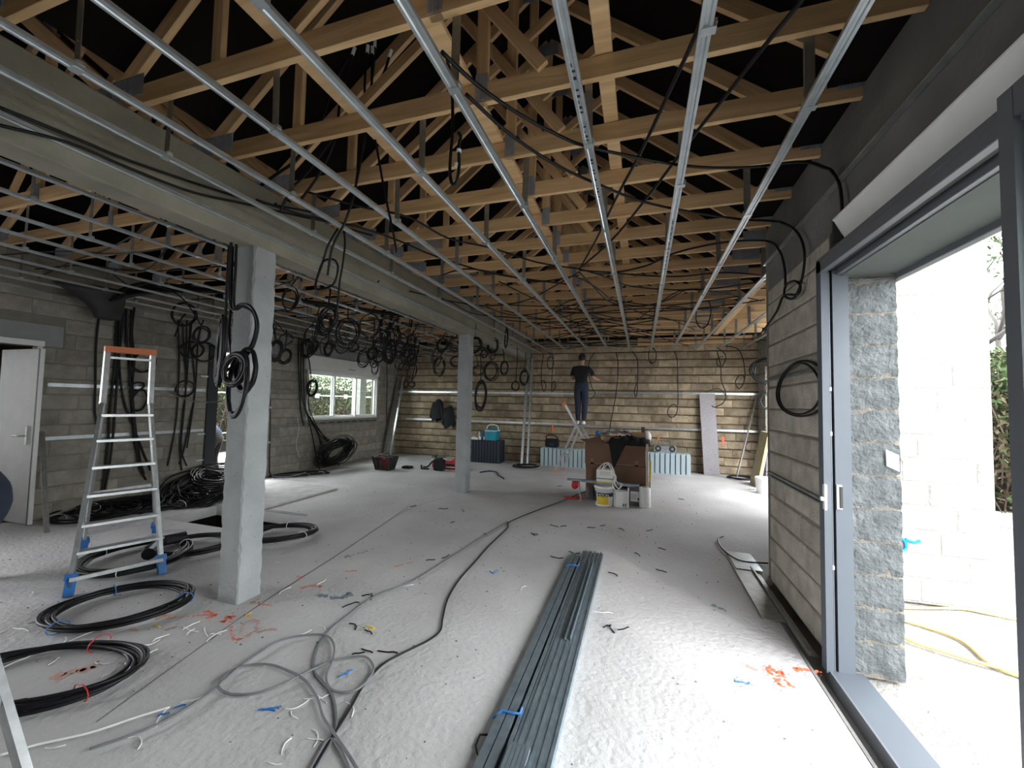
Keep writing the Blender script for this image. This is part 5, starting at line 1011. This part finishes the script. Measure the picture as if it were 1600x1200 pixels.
local(MB().box(-.695, -.43, 6.83, 7.03, .345, .56, .012).build('body', WHITE, wc), wc); local(MB().box(-.695, -.43, 6.828, 6.832, .40, .42).build('stripe', GALVD, wc), wc); local(MB().box(-.69, -.435, 6.826, 6.832, .345, .362).build('base_strip', YELLOW, wc), wc)
for z in (.47, .495, .515): local(MB().box(-.64, -.47, 6.828, 6.831, z, z + .006).build('print_line', GALVD, wc), wc)
for i, P_ in enumerate(([(-.66, 6.8, .56), (-.62, 6.85, .62), (-.55, 6.9, .66), (-.48, 6.88, .6), (-.42, 6.8, .5), (-.36, 6.76, .38), (-.28, 6.74, .36), (-.34, 6.7, .28), (-.42, 6.7, .24)], [(-.6, 6.82, .565), (-.56, 6.88, .65), (-.5, 6.9, .655), (-.43, 6.84, .58), (-.4, 6.78, .45), (-.43, 6.74, .33), (-.38, 6.72, .25)], [(-.58, 6.85, .57), (-.52, 6.9, .63), (-.45, 6.86, .55), (-.38, 6.77, .46), (-.4, 6.74, .36), (-.33, 6.72, .29), (-.3, 6.73, .36)])):
    cable('white cord heaped over the grey-white box, ' + ORD[i] + ' strand from the left', P_, .009, WHITE)
o = thing('white_box', 'white faceted plastic case on the floor right of the plaster bucket', 'box', (-.32, 6.82, 0))
local(MB().extr([(-.42, 6.78), (-.37, 6.72), (-.27, 6.72), (-.2, 6.76), (-.2, 6.9), (-.42, 6.9)], 0, .25, 'z').build('body', WHITE, o), o); local(MB().box(-.2, -.18, 6.72, 6.9, 0, .3).build('side_panel', WHITE, o), o); local(MB().box(-.4, -.22, 6.74, 6.88, .25, .27, .006).build('lid', GALV, o), o)
local(MB().box(-.27, -.255, 6.715, 6.722, .02, .06).box(-.235, -.225, 6.73, 6.742, .02, .06).build('latch', RUBBER, o), o)
o = thing('grey_crate', 'grey plastic crate with a white shipping label behind the white roll', 'crate', (-.07, 7.02, 0))
local(MB().box(-.22, .06, 6.96, 7.09, 0, .3, .006).build('body', CONCD, o), o); local(MB().box(-.16, .0, 6.956, 6.962, .06, .22).build('label', LABELW, o), o); local(MB().box(-.05, -.02, 6.953, 6.957, .08, .12).build('print', RUBBER, o), o)
for z in (.1, .13, .16): local(MB().box(-.15, -.07, 6.953, 6.957, z, z + .008).build('print', GALVD, o), o)
o = thing('film_roll', 'upright white roll of film on the floor at the right of the cardboard boxes', 'roll', (.06, 6.9, 0))
MB().lathe([(.085, 0), (.088, .01), (.088, .3), (.08, .305), (.035, .305)], 20).build('roll', WHITE, o, True); MB().lathe([(.035, .29), (.035, .312), (.025, .312), (.025, .28)], 14).build('core', CARDL, o, True)
sl_ = thing('spirit_level', 'yellow spirit level leaning against the right of the cardboard boxes', 'level', (.14, 7.3, 0)); local(MB().beam((.14, 7.3, .34), (.15, 7.32, .68), .03, .05).build('body', YELLOW, sl_), sl_); local(MB().beam((.138, 7.3, 0), (.14, 7.3, .34), .03, .05).build('lower_body', GALVD, sl_), sl_)
tag(MB().tube([(-.95, 6.9, .01), (-.98, 6.92, .15), (-1.0, 7.0, .34)], .012, 6).box(-.99, -.92, 6.86, 6.92, 0, .015).centred('trestle', GALV), 'thin metal trestle holding the steel channels at the left', 'trestle')
tag(MB().ball((-1.08, 7.05, .22), .06, 10, 8).box(-1.12, -1.0, 7.0, 7.1, .22, .29).centred('clamp_lamp', RED), 'small red and dark tool hanging at the left end of the steel channels', 'tool')
tag(MB().tube(spline([(-1.25, 7.0, .015), (-1.1, 6.98, .02), (-1.0, 7.05, .02), (-.93, 7.02, .02)], 4), .02, 6).centred('red_rag', RED), 'red strap on the floor at the left of the cardboard boxes', 'strap')
# shopping basket and red tool bag
sk = thing('shopping_basket', 'black plastic shopping basket with red things in it near the corner', 'basket', (-5.7, 8.25, 0))
b0, t0, hh = (.17, .12), (.24, .17), .3
def ring(s, z): return [(-5.7 + sx * (b0[0] + (t0[0] - b0[0]) * s), 8.25 + sy * (b0[1] + (t0[1] - b0[1]) * s), z) for sx, sy in ((-1, -1), (1, -1), (1, 1), (-1, 1))]
mb = MB()
mb.add(ring(0, .0) + ring(0, .01), [(3, 2, 1, 0), (4, 5, 6, 7), (0, 1, 5, 4), (1, 2, 6, 5), (2, 3, 7, 6), (3, 0, 4, 7)]); local(mb.build('base', RUBBER, sk), sk)
mb = MB()
for i in range(9): mb.tube(ring(i / 8, hh * i / 8 + .003), .007 if i < 8 else .014, 5, True)
for sd_ in range(4):
    for k in range(8):
        t = k / 8; a, b = ring(0, 0), ring(1, hh); p0 = Vector(a[sd_]).lerp(Vector(a[(sd_ + 1) % 4]), t); p1 = Vector(b[sd_]).lerp(Vector(b[(sd_ + 1) % 4]), t); mb.beam(p0, p1, .016 if k % 4 else .03, .008, (0, 1, 0) if sd_ % 2 else (1, 0, 0))
local(mb.build('lattice', RUBBER, sk), sk)
local(MB().tube(spline([(-5.9, 8.1, .3), (-5.7, 8.12, .37), (-5.55, 8.15, .4), (-5.48, 8.1, .31)], 4), .012, 6).build('handle', RUBBER, sk), sk)
tag(MB().box(-5.78, -5.64, 8.19, 8.31, .02, .27, .02).centred('red_carton', RED), 'red carton inside the black shopping basket', 'carton')
bottle(-5.73, 8.13, .14, .03, .24, RED, WHITE, 'red bottle with a white cap in the black shopping basket')
tag(MB().box(-5.45, -5.25, 8.55, 8.75, 0, .05, .015).box(-5.4, -5.3, 8.5, 8.6, .03, .07, .01).centred('work_glove', DARKC), 'dark work glove on the floor beside the shopping basket', 'glove')
rb = thing('tool_bag', 'red tool bag with black straps on the floor left of the far column', 'bag', (-4.45, 8.8, 0))
local(MB().box(-4.8, -4.05, 8.85, 9.15, 0, .17, .04).build('body', RED, rb), rb); local(MB().tube(spline([(-5.0, 8.8, .03), (-4.85, 8.75, .06), (-4.75, 8.8, .18), (-4.55, 8.85, .2)], 4), .02, 6).build('strap', DARKC, rb), rb)
local(MB().box(-4.42, -4.2, 8.835, 8.85, .08, .14).build('label', NAVY, rb), rb); local(MB().box(-4.42, -4.2, 8.83, 8.85, .055, .075).build('label_stripe', WHITE, rb), rb)
local(MB().tube(spline([(-4.35, 8.95, .17), (-4.2, 8.95, .26), (-4.05, 8.95, .17)], 4), .02, 6).build('handle', RED, rb), rb)
tc_ = thing('tool_case', 'small black battery case standing before the red tool bag', 'case', (-4.5, 8.66, 0)); local(MB().box(-4.62, -4.38, 8.58, 8.72, 0, .27, .02).build('body', DARKC, tc_), tc_); local(MB().box(-4.56, -4.44, 8.6, 8.7, .27, .3, .01).build('handle', RUBBER, tc_), tc_)
tag(MB().beam((-4.95, 8.62, .02), (-4.78, 8.66, .02), .05, .03).beam((-4.95, 8.62, .02), (-5.0, 8.7, .08), .04, .03).centred('drill', DARKC), 'black drill lying left of the red tool bag', 'drill')
tag(MB().box(-4.72, -4.68, 10.72, 10.9, 0, .42, .003).centred('white_offcut', WHITE), 'white board offcut standing on the floor left of the far column', 'board')
tag(MB().beam((-6.2, 10.0, .008), (-5.75, 10.2, .008), .05, .012).centred('steel_offcut', GALV), 'pale metal strip on the floor near the corner, long one', 'strip')
tag(MB().beam((-6.0, 9.75, .006), (-5.7, 9.85, .006), .03, .01).centred('steel_offcut', GALV), 'short pale metal strip on the floor before the corner', 'strip')
# plasterboard over the pit, leaning stud at the white door
tag(MB().extr([(-6.584,4.471,0)[:2], (-5.169,4.531,0)[:2], (-5.172,6.074,0)[:2], (-6.653,6.267,0)[:2], (-6.735,5.127,0)[:2]], .004, .03, 'z').centred('plasterboard', mat('plasterboard_grey', (.5, .49, .48), .85)), 'pale plasterboard sheet lying behind the floor pit', 'board')
tag(MB().box(-5.3, -4.4, 4.53, 4.6, -.12, .012).centred('pit_edge', CONC), 'broken concrete edge of the floor pit', 'edge')
lean('wall_stud', 'short galvanised stud leaning at the wall beside the white door', (-6.547,2.94,0), (-7.2, 3.12, 1.12), .045, .03, GALVD, 'rail')
# black sleeve hanging from the left bay ceiling
mb = MB(); n = 14; vs = []
for j, (z, rx, ry, dx, dy) in enumerate(((2.98, .5, .36, -.1, .0), (2.9, .4, .28, -.08, .05), (2.8, .28, .2, -.06, .1), (2.7, .2, .15, -.06, .12), (2.62, .19, .13, -.06, .12), (2.6, .08, .05, -.06, .12))):
    for k in range(n): a = 2 * math.pi * k / n; s_ = 1 + .12 * math.sin(3 * a + j); vs.append((-6.72 + dx + rx * s_ * math.cos(a) * .6, 3.35 + dy + ry * s_ * math.sin(a), z))
mb.add(vs, [(j * n + k, (j + 1) * n + k, (j + 1) * n + (k + 1) % n, j * n + (k + 1) % n) for j in range(5) for k in range(n)] + [tuple(range(n)), tuple(5 * n + k for k in range(n - 1, -1, -1))])
tag(mb.centred('membrane_sleeve', RUBBER, None, True), 'black funnel-shaped membrane hanging through the ceiling rails at the left wall', 'membrane')
for i in range(9): cable('black duct fanning out of the hanging membrane over the rails', [(-6.75 + .05 * i, 3.4, 2.8 + .01 * i), (-6.5 + .12 * i, 3.5 + .05 * i, 3.02), (-6.1 + .2 * i, 3.6 + .2 * i, 3.08), (-5.6 + .25 * i, 4.0 + .3 * i, 3.06)], .022, group='ducts at the hanging membrane')
# pale sheets seen between the trusses over the beam
for i, y in enumerate((4.6, 5.6, 6.6)): tag(MB().add([(-2.95, y, 3.5), (-2.35, y, 3.52), (-2.7, y, 3.95), (-2.95, y, 3.8), (-2.95, y + .02, 3.5), (-2.35, y + .02, 3.52), (-2.7, y + .02, 3.95), (-2.95, y + .02, 3.8)], [(0, 1, 2, 3), (7, 6, 5, 4), (0, 4, 5, 1), (1, 5, 6, 2), (2, 6, 7, 3), (3, 7, 4, 0)]).centred('pale_sheet', mat('pale_sheet%d' % i, (.75, .74, .76), .8)), 'pale grey sheet between the trusses above the beam, ' + ORD[i] + ' from the front', 'sheet')
# orange and blue marks sprayed on the floor
def mark(pts, w_, m=ORANGEP, seed=0):
    r = random.Random(seed); P_ = spline(pts, 5); mb = MB()
    for i, p in enumerate(P_):
        for q in range(2):
            c = p + Vector((r.gauss(0, w_ * .35), r.gauss(0, w_ * .35), 0)); s = w_ * r.uniform(.35, .8); n = 7
            vs = [(c.x + s * r.uniform(.6, 1.1) * math.cos(6.283 * k / n), c.y + s * r.uniform(.6, 1.1) * math.sin(6.283 * k / n), .0012 + .0002 * ((i + q) % 4)) for k in range(n)]
            mb.add(vs, [tuple(range(n))])
    for q in range(len(P_) * 2):
        p = r.choice(P_); c = p + Vector((r.gauss(0, w_ * 1.6), r.gauss(0, w_ * 1.6), 0)); s = r.uniform(.002, .006)
        mb.add([(c.x + s * math.cos(6.283 * k / 5), c.y + s * math.sin(6.283 * k / 5), .001) for k in range(5)], [tuple(range(5))])
    return mb.build('paint_mark', m, floor)
PALEO = mat('faded_orange_paint', (.58, .27, .2), .9, nscale=30, base2=(.45, .33, .3)); PALEB = mat('faded_blue_paint', (.2, .27, .31), .9, nscale=30)
for i, (P_, w_, m) in enumerate((([(-3.253,2.133,0),(-3.153,2.188,0),(-3.074,2.245,0),(-2.996,2.273,0)], .010, ORANGEP), ([(-3.098,2.295,0),(-2.997,2.283,0),(-2.987,2.229,0)], .016, ORANGEP), ([(-2.839,2.227,0),(-2.872,2.29,0),(-2.837,2.312,0)], .018, ORANGEP), ([(-2.85,2.297,0),(-2.723,2.199,0),(-2.58,2.102,0),(-2.518,2.124,0)], .010, ORANGEP), ([(-2.603,2.174,0),(-2.688,2.282,0),(-2.636,2.319,0),(-2.535,2.224,0),(-2.515,2.141,0)], .012, PALEO),
        ([(-2.486,2.216,0),(-2.452,2.262,0),(-2.403,2.279,0)], .012, PALEO), ([(-2.905,2.512,0),(-2.804,2.516,0),(-2.723,2.524,0)], .010, ORANGEP), ([(-3.319,2.099,0),(-3.311,2.169,0)], .02, PALEO), ([(-3.1,2.02,0),(-3.074,2.072,0)], .012, PALEO), ([(-3.332,1.945,0),(-3.266,1.952,0)], .012, PALEO), ([(-3.142,1.5,0),(-3.116,1.556,0),(-3.067,1.604,0)], .03, PALEO),
        ([(-2.734,2.835,0),(-2.681,2.907,0),(-2.612,2.906,0)], .014, ORANGEP), ([(-2.949,3,0),(-2.891,2.993,0)], .01, ORANGEP), ([(-3.526,3.364,0),(-3.494,3.454,0)], .014, PALEO), ([(-2.627,3.24,0),(-2.554,3.283,0)], .012, ORANGEP), ([(-2.501,2.786,0),(-2.317,2.795,0),(-2.298,2.884,0)], .03, PALEB), ([(-2.874,3.537,0),(-2.786,3.725,0)], .025, PALEB), ([(-2.252,3.509,0),(-2.168,3.66,0)], .02, PALEO),
        ([(0.769,2.981,0),(0.788,2.936,0),(0.822,2.935,0),(0.773,2.858,0),(0.777,2.801,0)], .014, ORANGEP), ([(0.825,2.949,0),(0.818,2.856,0),(0.834,2.821,0)], .010, ORANGEP), ([(0.742,2.971,0),(0.743,2.92,0),(0.766,2.903,0)], .011, ORANGEP), ([(0.902,3.002,0),(0.968,3.019,0),(1.029,3.021,0)], .016, ORANGEP), ([(0.627,2.943,0),(0.679,2.91,0)], .014, PALEO), ([(0.531,2.761,0),(0.564,2.761,0),(0.604,2.763,0)], .010, mat('blue_chalk', (.1, .26, .45), .9)), ([(0.553,3.732,0),(0.629,3.683,0)], .02, PALEB), ([(-5.611,7.513,0),(-5.336,7.469,0)], .03, mat('light_dust', (.6, .62, .64), .9)))):
    mark(P_, w_ * 1.3, m, i)
for P_ in ([(-2.537,1.366,0.001),(-2.672,1.905,0.001),(-2.817,2.499,0.001),(-2.968,3.462,0.001),(-3.286,5.41,0.001),(-3.001,6.6,0.001)], [(-2.837,2.602,0.001),(-3.067,3.979,0.001),(-3.388,5.574,0.001)]):
    mb = MB(); P2 = spline(P_, 6)
    for a, b in zip(P2[:-1], P2[1:]): d_ = (b - a).normalized(); s_ = Vector((-d_.y, d_.x, 0)) * .004; mb.add([a - s_, b - s_, b + s_, a + s_], [(0, 1, 2, 3)])
    mb.build('chalk_line', CONCD, floor)
gm = MB(); r = random.Random(3)
RW = bpy.data.objects['wall_return']
for P_ in ([(2.03, .47), (2.07, .53), (2.13, .51), (2.14, .44), (2.08, .42), (2.03, .47)], [(2.14, .52), (2.2, .5), (2.24, .52)], [(2.05, .55), (2.1, .56)]):
    pts = spline([(p[0], 4.362, p[1]) for p in P_], 6); gm.tube(pts, .012, 5)
o = gm.build('spray_mark', BLUESP, RW); o['label'] = 'bright blue spray mark'
# offcuts and litter on the floor
def bit(u, L, m, r_, rnd, kind):
    c = Vector(u); a = rnd.uniform(0, 6.28); pts = []; k = rnd.uniform(-6, 6); d_ = a
    p = c.copy(); p.z = r_ + .001
    for i in range(6): pts.append(p.copy()); d_ += k * L / 6 * 3; p = p + Vector((math.cos(d_), math.sin(d_), 0)) * L / 5; p.z = r_ + .001 + (.006 * rnd.random() if i in (2, 3) else 0)
    return MB().tube(spline(pts, 3), r_, 5).centred('cable_offcut', m)
rb_ = random.Random(5)
LIT = {'white': (WHITE, .0027, .17, [(-4.078,1.668,0),(-4.072,1.695,0),(-4.713,2.091,0),(-4.683,2.042,0),(-4.064,1.758,0),(-2.559,1.196,0),(-3.565,1.589,0),(-3.527,1.658,0),(-3.522,1.726,0),(-3.328,1.542,0),(-3.232,1.764,0),(-3.008,1.687,0),(-3.099,1.825,0),(-3.031,1.821,0),(-2.986,1.83,0),(-2.998,1.862,0),(-3.008,1.933,0),(-3.014,1.994,0),(-2.991,2.059,0),(-2.927,2.099,0),(-2.867,2.079,0),(-2.755,2.063,0),(-2.698,2.107,0),(-2.709,2.161,0),(-2.93,1.652,0),(-2.934,1.701,0),(-2.899,1.745,0),(-3.359,2.47,0),(-4.452,2.127,0),(-2.31,1.549,0),(-2.221,1.663,0),(-2.163,1.325,0),(-3.334,3.185,0),(-2.828,2.813,0),(-2.672,3.046,0),(-1.747,1.732,0),(-1.702,1.729,0),(-1.608,1.893,0),(-1.572,1.831,0),(-1.484,1.871,0),(-2.171,2.354,0),(-2.173,2.414,0),(-1.493,1.62,0),(-1.43,1.593,0),(-1.533,1.514,0),(-1.493,1.477,0),(-1.991,3.162,0),(-0.963,3.412,0),(-0.358,3.292,0)]),
       'black': (BLACK, .0045, .16, [(-2.171,2.883,0),(-2.126,2.947,0),(-1.829,2.478,0),(-1.891,2.455,0),(-1.706,2.286,0),(-1.666,2.265,0),(-1.598,2.303,0),(-2.187,2.678,0),(-1.984,3.783,0),(-1.94,3.836,0),(-1.226,4.867,0),(-1.202,4.928,0),(-1.145,5.403,0),(-0.935,5.425,0),(-2.467,5.554,0),(-2.386,5.065,0),(-1.767,4.657,0),(-0.566,5.482,0),(-0.46,5.674,0),(-0.63,4.488,0),(-0.77,4.299,0),(-0.615,3.962,0),(-0.696,3.901,0),(-0.296,4.081,0),(-0.201,3.126,0),(-0.173,3.031,0),(-0.153,3.081,0),(0.145,4.327,0),(-0.006,4.627,0),(0.266,4.933,0),(0.07,5.588,0),(-0.203,5.481,0),(-1.568,7.943,0),(-2.763,5.628,0),(-3.3,5.614,0),(-4.221,6.922,0),(-4.482,6.197,0),(2.153,9.22,0),(0.621,7.707,0)]),
       'blue': (BLUEP, .0045, .1, [(-1.778,1.702,0),(-1.773,1.737,0),(-1.657,2.024,0),(-1.634,2.05,0),(-1.324,3.681,0),(-1.299,3.754,0),(-2.264,1.52,0),(-2.275,1.548,0)]), 'yellow': (YELLOW, .0035, .1, [(-2.78,2.361,0),(-2.761,2.388,0),(-1.857,2.528,0),(-1.801,2.496,0),(-3.234,2.032,0)])}
for cname, (m, r_, L, pts) in LIT.items():
    for p in pts: tag(bit(p, L * rb_.uniform(.4, .95), m, r_, rb_, cname), 'short %s cable offcut lying on the concrete floor' % cname, 'offcut', cname + ' cable offcuts on the floor')
crumbs = MB()
for i in range(900):
    x, y = rb_.uniform(-6.5, 1.0), rb_.uniform(1.3, 10.5); s = rb_.uniform(.003, .009)
    if PIT[0] - .02 < x < PIT[1] + .02 and PIT[2] - .02 < y < PIT[3] + .02: continue
    crumbs.add([(x - s, y - s * .7, 0), (x + s, y - s * .5, 0), (x + s * .3, y + s, 0), (x, y, s * 1.1)], [(0, 1, 3), (1, 2, 3), (2, 0, 3)])
tag(crumbs.build('concrete_crumbs', CONCD), 'scattered concrete crumbs on the floor', 'crumbs', kind='stuff')

# ---------------------------------------------------------------- people
def figure(name, label, J, E, Rd, region, mats, loc, hands=()):
    """one continuous body grown over a skeleton; region(bone index) picks skin or cloth"""
    names = list(J); V = [Vector(J[n]) for n in names]; R_ = [Rd[n] for n in names]; ed = [(names.index(a), names.index(b)) for a, b in E]; bones = [(V[a], V[b], a_ + '-' + b_) for (a, b), (a_, b_) in zip(ed, E)]
    for hn, fdir, side in hands:       # palm and five fingers of unequal length, bent at the knuckles
        h0 = names.index(hn); f = Vector(fdir).normalized(); s = Vector(side).normalized(); dn = f.cross(s).normalized()
        for k, (o, L) in enumerate(((-.03, .062), (-.01, .075), (.011, .07), (.03, .055))):
            b = V[h0] + s * o + f * .045; m_ = b + f * L * .5 + dn * .008; t = m_ + f * L * .36 + dn * .026; i = len(V)
            V += [b, m_, t]; R_ += [(.011, .011), (.0095, .0095), (.008, .008)]; ed += [(h0, i), (i, i + 1), (i + 1, i + 2)]
            bones += [(V[h0], b, 'hand'), (b, m_, 'hand'), (m_, t, 'hand')]
        b = V[h0] - s * .04 + f * .01; t = b - s * .018 + f * .04 + dn * .012; i = len(V); V += [b, t]; R_ += [(.012, .012), (.009, .009)]; ed += [(h0, i), (i, i + 1)]; bones += [(V[h0], b, 'hand'), (b, t, 'hand')]
    me = bpy.data.meshes.new('tmp'); me.from_pydata([tuple(v) for v in V], ed, []); o = bpy.data.objects.new('tmp', me); COL.objects.link(o)
    o.modifiers.new('s', 'SKIN'); sk_ = me.skin_vertices[0].data if me.skin_vertices else None
    if sk_ is None:
        bm_ = bmesh.new(); bm_.from_mesh(me); bm_.verts.layers.skin.verify(); bm_.to_mesh(me); bm_.free(); sk_ = me.skin_vertices[0].data
    for i, r in enumerate(R_): sk_[i].radius = r; sk_[i].use_root = i == 0
    o.modifiers.new('d', 'SUBSURF').levels = 2
    bpy.context.view_layer.update()
    bm2 = bpy.data.meshes.new_from_object(o.evaluated_get(bpy.context.evaluated_depsgraph_get())); bpy.data.objects.remove(o)
    bm2.materials.clear()
    for m in mats: bm2.materials.append(m)
    for p in bm2.polygons:
        c = p.center; best = min(bones, key=lambda b: (lambda ab, t: (c - (b[0] + ab * t)).length)(b[1] - b[0], max(0, min(1, (c - b[0]).dot(b[1] - b[0]) / max(1e-9, (b[1] - b[0]).length_squared)))))
        p.material_index = region(best[2], c); p.use_smooth = True
    root = link(name, None, None, loc); tag(root, label, 'person')
    link('body', bm2, root); return root
def head_parts(root, c, f, up=(0, 0, 1), hair=HAIR):
    c, f, up = Vector(c), Vector(f).normalized(), Vector(up).normalized(); s = f.cross(up).normalized(); up = s.cross(f)
    def at(a, b, d): return c + f * a + s * b + up * d
    mb = MB().ball((0, 0, 0), 1, 16, 10); vs = []
    for x, y, z in mb.v:
        k = 1.0 if (y < .35 or z > .35) else .82
        vs.append(at(.1 * y * k - .008, .083 * x * k, .118 * z * (1 if z > -.55 else .8) + .012))
    keep = [f_ for f_ in mb.f if not all(mb.v[i][1] > .3 and mb.v[i][2] < .35 for i in f_) and not all(mb.v[i][2] < -.75 for i in f_)]
    m2 = MB(); m2.v = [tuple(v) for v in vs]; m2.f = keep; m2.build('hair', hair, root, True)
    for sg in (-1, 1):
        e = at(.083, .032 * sg, .0); MB().ball(tuple(e), .0125, 8, 6).build('eye', WHITE, root, True)
        MB().ball(tuple(at(.094, .032 * sg, .0)), .006, 8, 6).build('iris', HAIR, root, True)
        MB().ball(tuple(at(-.005, .085 * sg, -.012)), .026, 8, 6, (.45, .8, 1.1)).build('ear', SKIN, root, True)
    MB().tube([at(.09, 0, .012), at(.108, 0, -.018), at(.098, 0, -.03)], [.008, .014, .01], 6).build('nose', SKIN, root, True)
    MB().tube([at(.088, -.024, -.058), at(.096, 0, -.056), at(.088, .024, -.058)], .006, 6).build('mouth', mat('lips', (.4, .16, .14), .6) if 'lips' not in MATS else MATS['lips'], root, True)
EDG = [('pelvis', 'waist'), ('waist', 'chest'), ('chest', 'neck'), ('neck', 'throat'), ('throat', 'jaw'), ('jaw', 'head'), ('head', 'crown')]
for s_ in 'LR': EDG += [('pelvis', 'hip' + s_), ('hip' + s_, 'knee' + s_), ('knee' + s_, 'calf' + s_), ('calf' + s_, 'ankle' + s_), ('chest', 'sh' + s_), ('sh' + s_, 'bi' + s_), ('bi' + s_, 'el' + s_), ('el' + s_, 'wr' + s_), ('wr' + s_, 'hand' + s_)]
RAD = dict(pelvis=(.155, .115), waist=(.145, .1), chest=(.165, .11), neck=(.075, .07), throat=(.056, .056), jaw=(.068, .075), head=(.08, .092), crown=(.06, .07))
for s_ in 'LR': RAD.update({'hip' + s_: (.11, .11), 'knee' + s_: (.08, .08), 'calf' + s_: (.072, .074), 'ankle' + s_: (.056, .056), 'sh' + s_: (.068, .068), 'bi' + s_: (.058, .058), 'el' + s_: (.047, .047), 'wr' + s_: (.031, .027), 'hand' + s_: (.04, .022)})
def boot(root, c, f, m, L=.27):
    c, f = Vector(c), Vector(f).normalized(); s = Vector((-f.y, f.x, 0)); n = 10; vs = []
    for a, hw, hh in ((-.08, .036, .08), (-.03, .042, .1), (.03, .043, .085), (.09, .047, .06), (.15, .042, .045), (.18, .022, .03)):
        for k in range(n): t = 2 * math.pi * k / n; vs.append(c + f * a + s * hw * math.cos(t) + Vector((0, 0, max(0, hh / 2 + hh / 2 * math.sin(t)))))
    MB().add(vs, [tuple(range(n)), tuple(5 * n + k for k in range(n - 1, -1, -1))] + [(r * n + k, (r + 1) * n + k, (r + 1) * n + (k + 1) % n, r * n + (k + 1) % n) for r in range(5) for k in range(n)]).build('shoe', m, root, True)
# the man on the ladder, back turned, working at the wall
J = dict(pelvis=(0, 0, .93), waist=(0, .0, 1.08), chest=(0, .01, 1.26), neck=(0, .01, 1.40), throat=(0.005, .025, 1.46), jaw=(.01, .05, 1.52), head=(.012, .045, 1.6), crown=(.012, .035, 1.665),
         hipL=(-.085, 0, .86), kneeL=(-.075, .03, .48), calfL=(-.07, .015, .3), ankleL=(-.065, 0, .09), hipR=(.085, 0, .86), kneeR=(.085, .03, .48), calfR=(.08, .015, .3), ankleR=(.07, 0, .09),
         shL=(-.175, .01, 1.35), biL=(-.225, .05, 1.23), elL=(-.235, .1, 1.1), wrL=(-.09, .3, 1.2), handL=(-.03, .37, 1.23), shR=(.175, .01, 1.35), biR=(.25, .05, 1.24), elR=(.29, .11, 1.12), wrR=(.36, .3, 1.11), handR=(.375, .38, 1.115))
def reg(b, c):
    if 'hand' in b or b.startswith('el') or b.startswith('throat') or b.startswith('jaw') or b.startswith('head') or (b.startswith('neck') and c.z > 1.42): return 0
    if b.startswith('bi'): return 0 if c.z < 1.17 else 1
    if b.startswith('hip') or b.startswith('knee') or b.startswith('calf') or (b.startswith('pelvis') and c.z < 1.0): return 2
    return 1
mn = figure('person', 'person in black T-shirt and navy trousers standing on the small ladder, back turned', J, EDG, RAD, reg, [SKIN, DARKC, NAVY], (-1.385, 9.84, 1.13), [('handL', (.5, .8, .2), (-.8, .5, 0)), ('handR', (.1, .9, 0), (.9, -.1, .2))])
head_parts(mn, (.012, .045, 1.6), (.15, 1, .05))
for x in (-.065, .07): boot(mn, (x, -.01, 0), (0, 1, 0), WHITE)
# bent person outside the left door
F2 = Vector((-.86, -.36, 0)).normalized(); S2 = Vector((F2.y, -F2.x, 0))
def rel(f, s, z): return tuple(F2 * f + S2 * s + Vector((0, 0, z)))
def bent(p, a=0.0): return dict(pelvis=rel(0, 0, p), waist=rel(.08, 0, p + .14), chest=rel(.27, 0, p + .28), neck=rel(.42, 0, p + .31), throat=rel(.48, 0, p + .3), jaw=rel(.55, 0, p + .24), head=rel(.6, 0, p + .2), crown=rel(.66, 0, p + .16),
         hipL=rel(0, -.09, p - .07), kneeL=rel(.1 + a, -.11, .42), calfL=rel(.08 + a * 1.6, -.11, .27), ankleL=rel(.02 + a * 2, -.11, .09), hipR=rel(0, .09, p - .07), kneeR=rel(.1 + a, .11, .42), calfR=rel(.08 + a * 1.6, .11, .27), ankleR=rel(.02 + a * 2, .11, .09),
         shL=rel(.34, -.18, p + .25), biL=rel(.36, -.23, p + .1), elL=rel(.36, -.24, p - .02), wrL=rel(.45, -.17, p - .22), handL=rel(.47, -.14, p - .3), shR=rel(.34, .18, p + .25), biR=rel(.36, .23, p + .1), elR=rel(.36, .24, p - .02), wrR=rel(.45, .17, p - .22), handR=rel(.47, .14, p - .3))
def reg2(b, c):
    if 'hand' in b or b.startswith('throat') or b.startswith('jaw') or b.startswith('head'): return 0
    if b.startswith('hip') or b.startswith('knee') or b.startswith('calf') or b.startswith('pelvis-hip'): return 2
    return 1
BLUEJ = mat('blue_jacket_cloth', (.012, .026, .07), .9); TROU = mat('grey_brown_trousers', (.03, .027, .024), .9)
hb = [('handL', F2 * .3 + Vector((0, 0, -1)), S2), ('handR', F2 * .3 + Vector((0, 0, -1)), -S2)]
pb = figure('person', 'person in blue jacket bending down outside the left door', bent(.84), EDG, RAD, reg2, [SKIN, BLUEJ, TROU], (-8.2, 6.08, 0), hb)
head_parts(pb, rel(.6, 0, 1.04), F2 * .6 + Vector((0, 0, -.8)), F2 * .8 + Vector((0, 0, .6)))
for s_ in (-.11, .11): boot(pb, rel(.02, s_, 0), F2, RUBBER)
F2 = Vector((-.95, -.3, 0)).normalized(); S2 = Vector((F2.y, -F2.x, 0))
hb = [('handL', F2 * .3 + Vector((0, 0, -1)), S2), ('handR', F2 * .3 + Vector((0, 0, -1)), -S2)]
pc = figure('person', 'person in dark navy clothes bending at the left edge by the white door', bent(.76, .06), EDG, RAD, reg2, [SKIN, NAVY, NAVY], (-5.19, 1.95, 0), hb)
head_parts(pc, rel(.6, 0, .96), F2 * .6 + Vector((0, 0, -.8)), F2 * .8 + Vector((0, 0, .6)))
for s_ in (-.11, .11): boot(pc, rel(.14, s_, 0), F2, RUBBER)
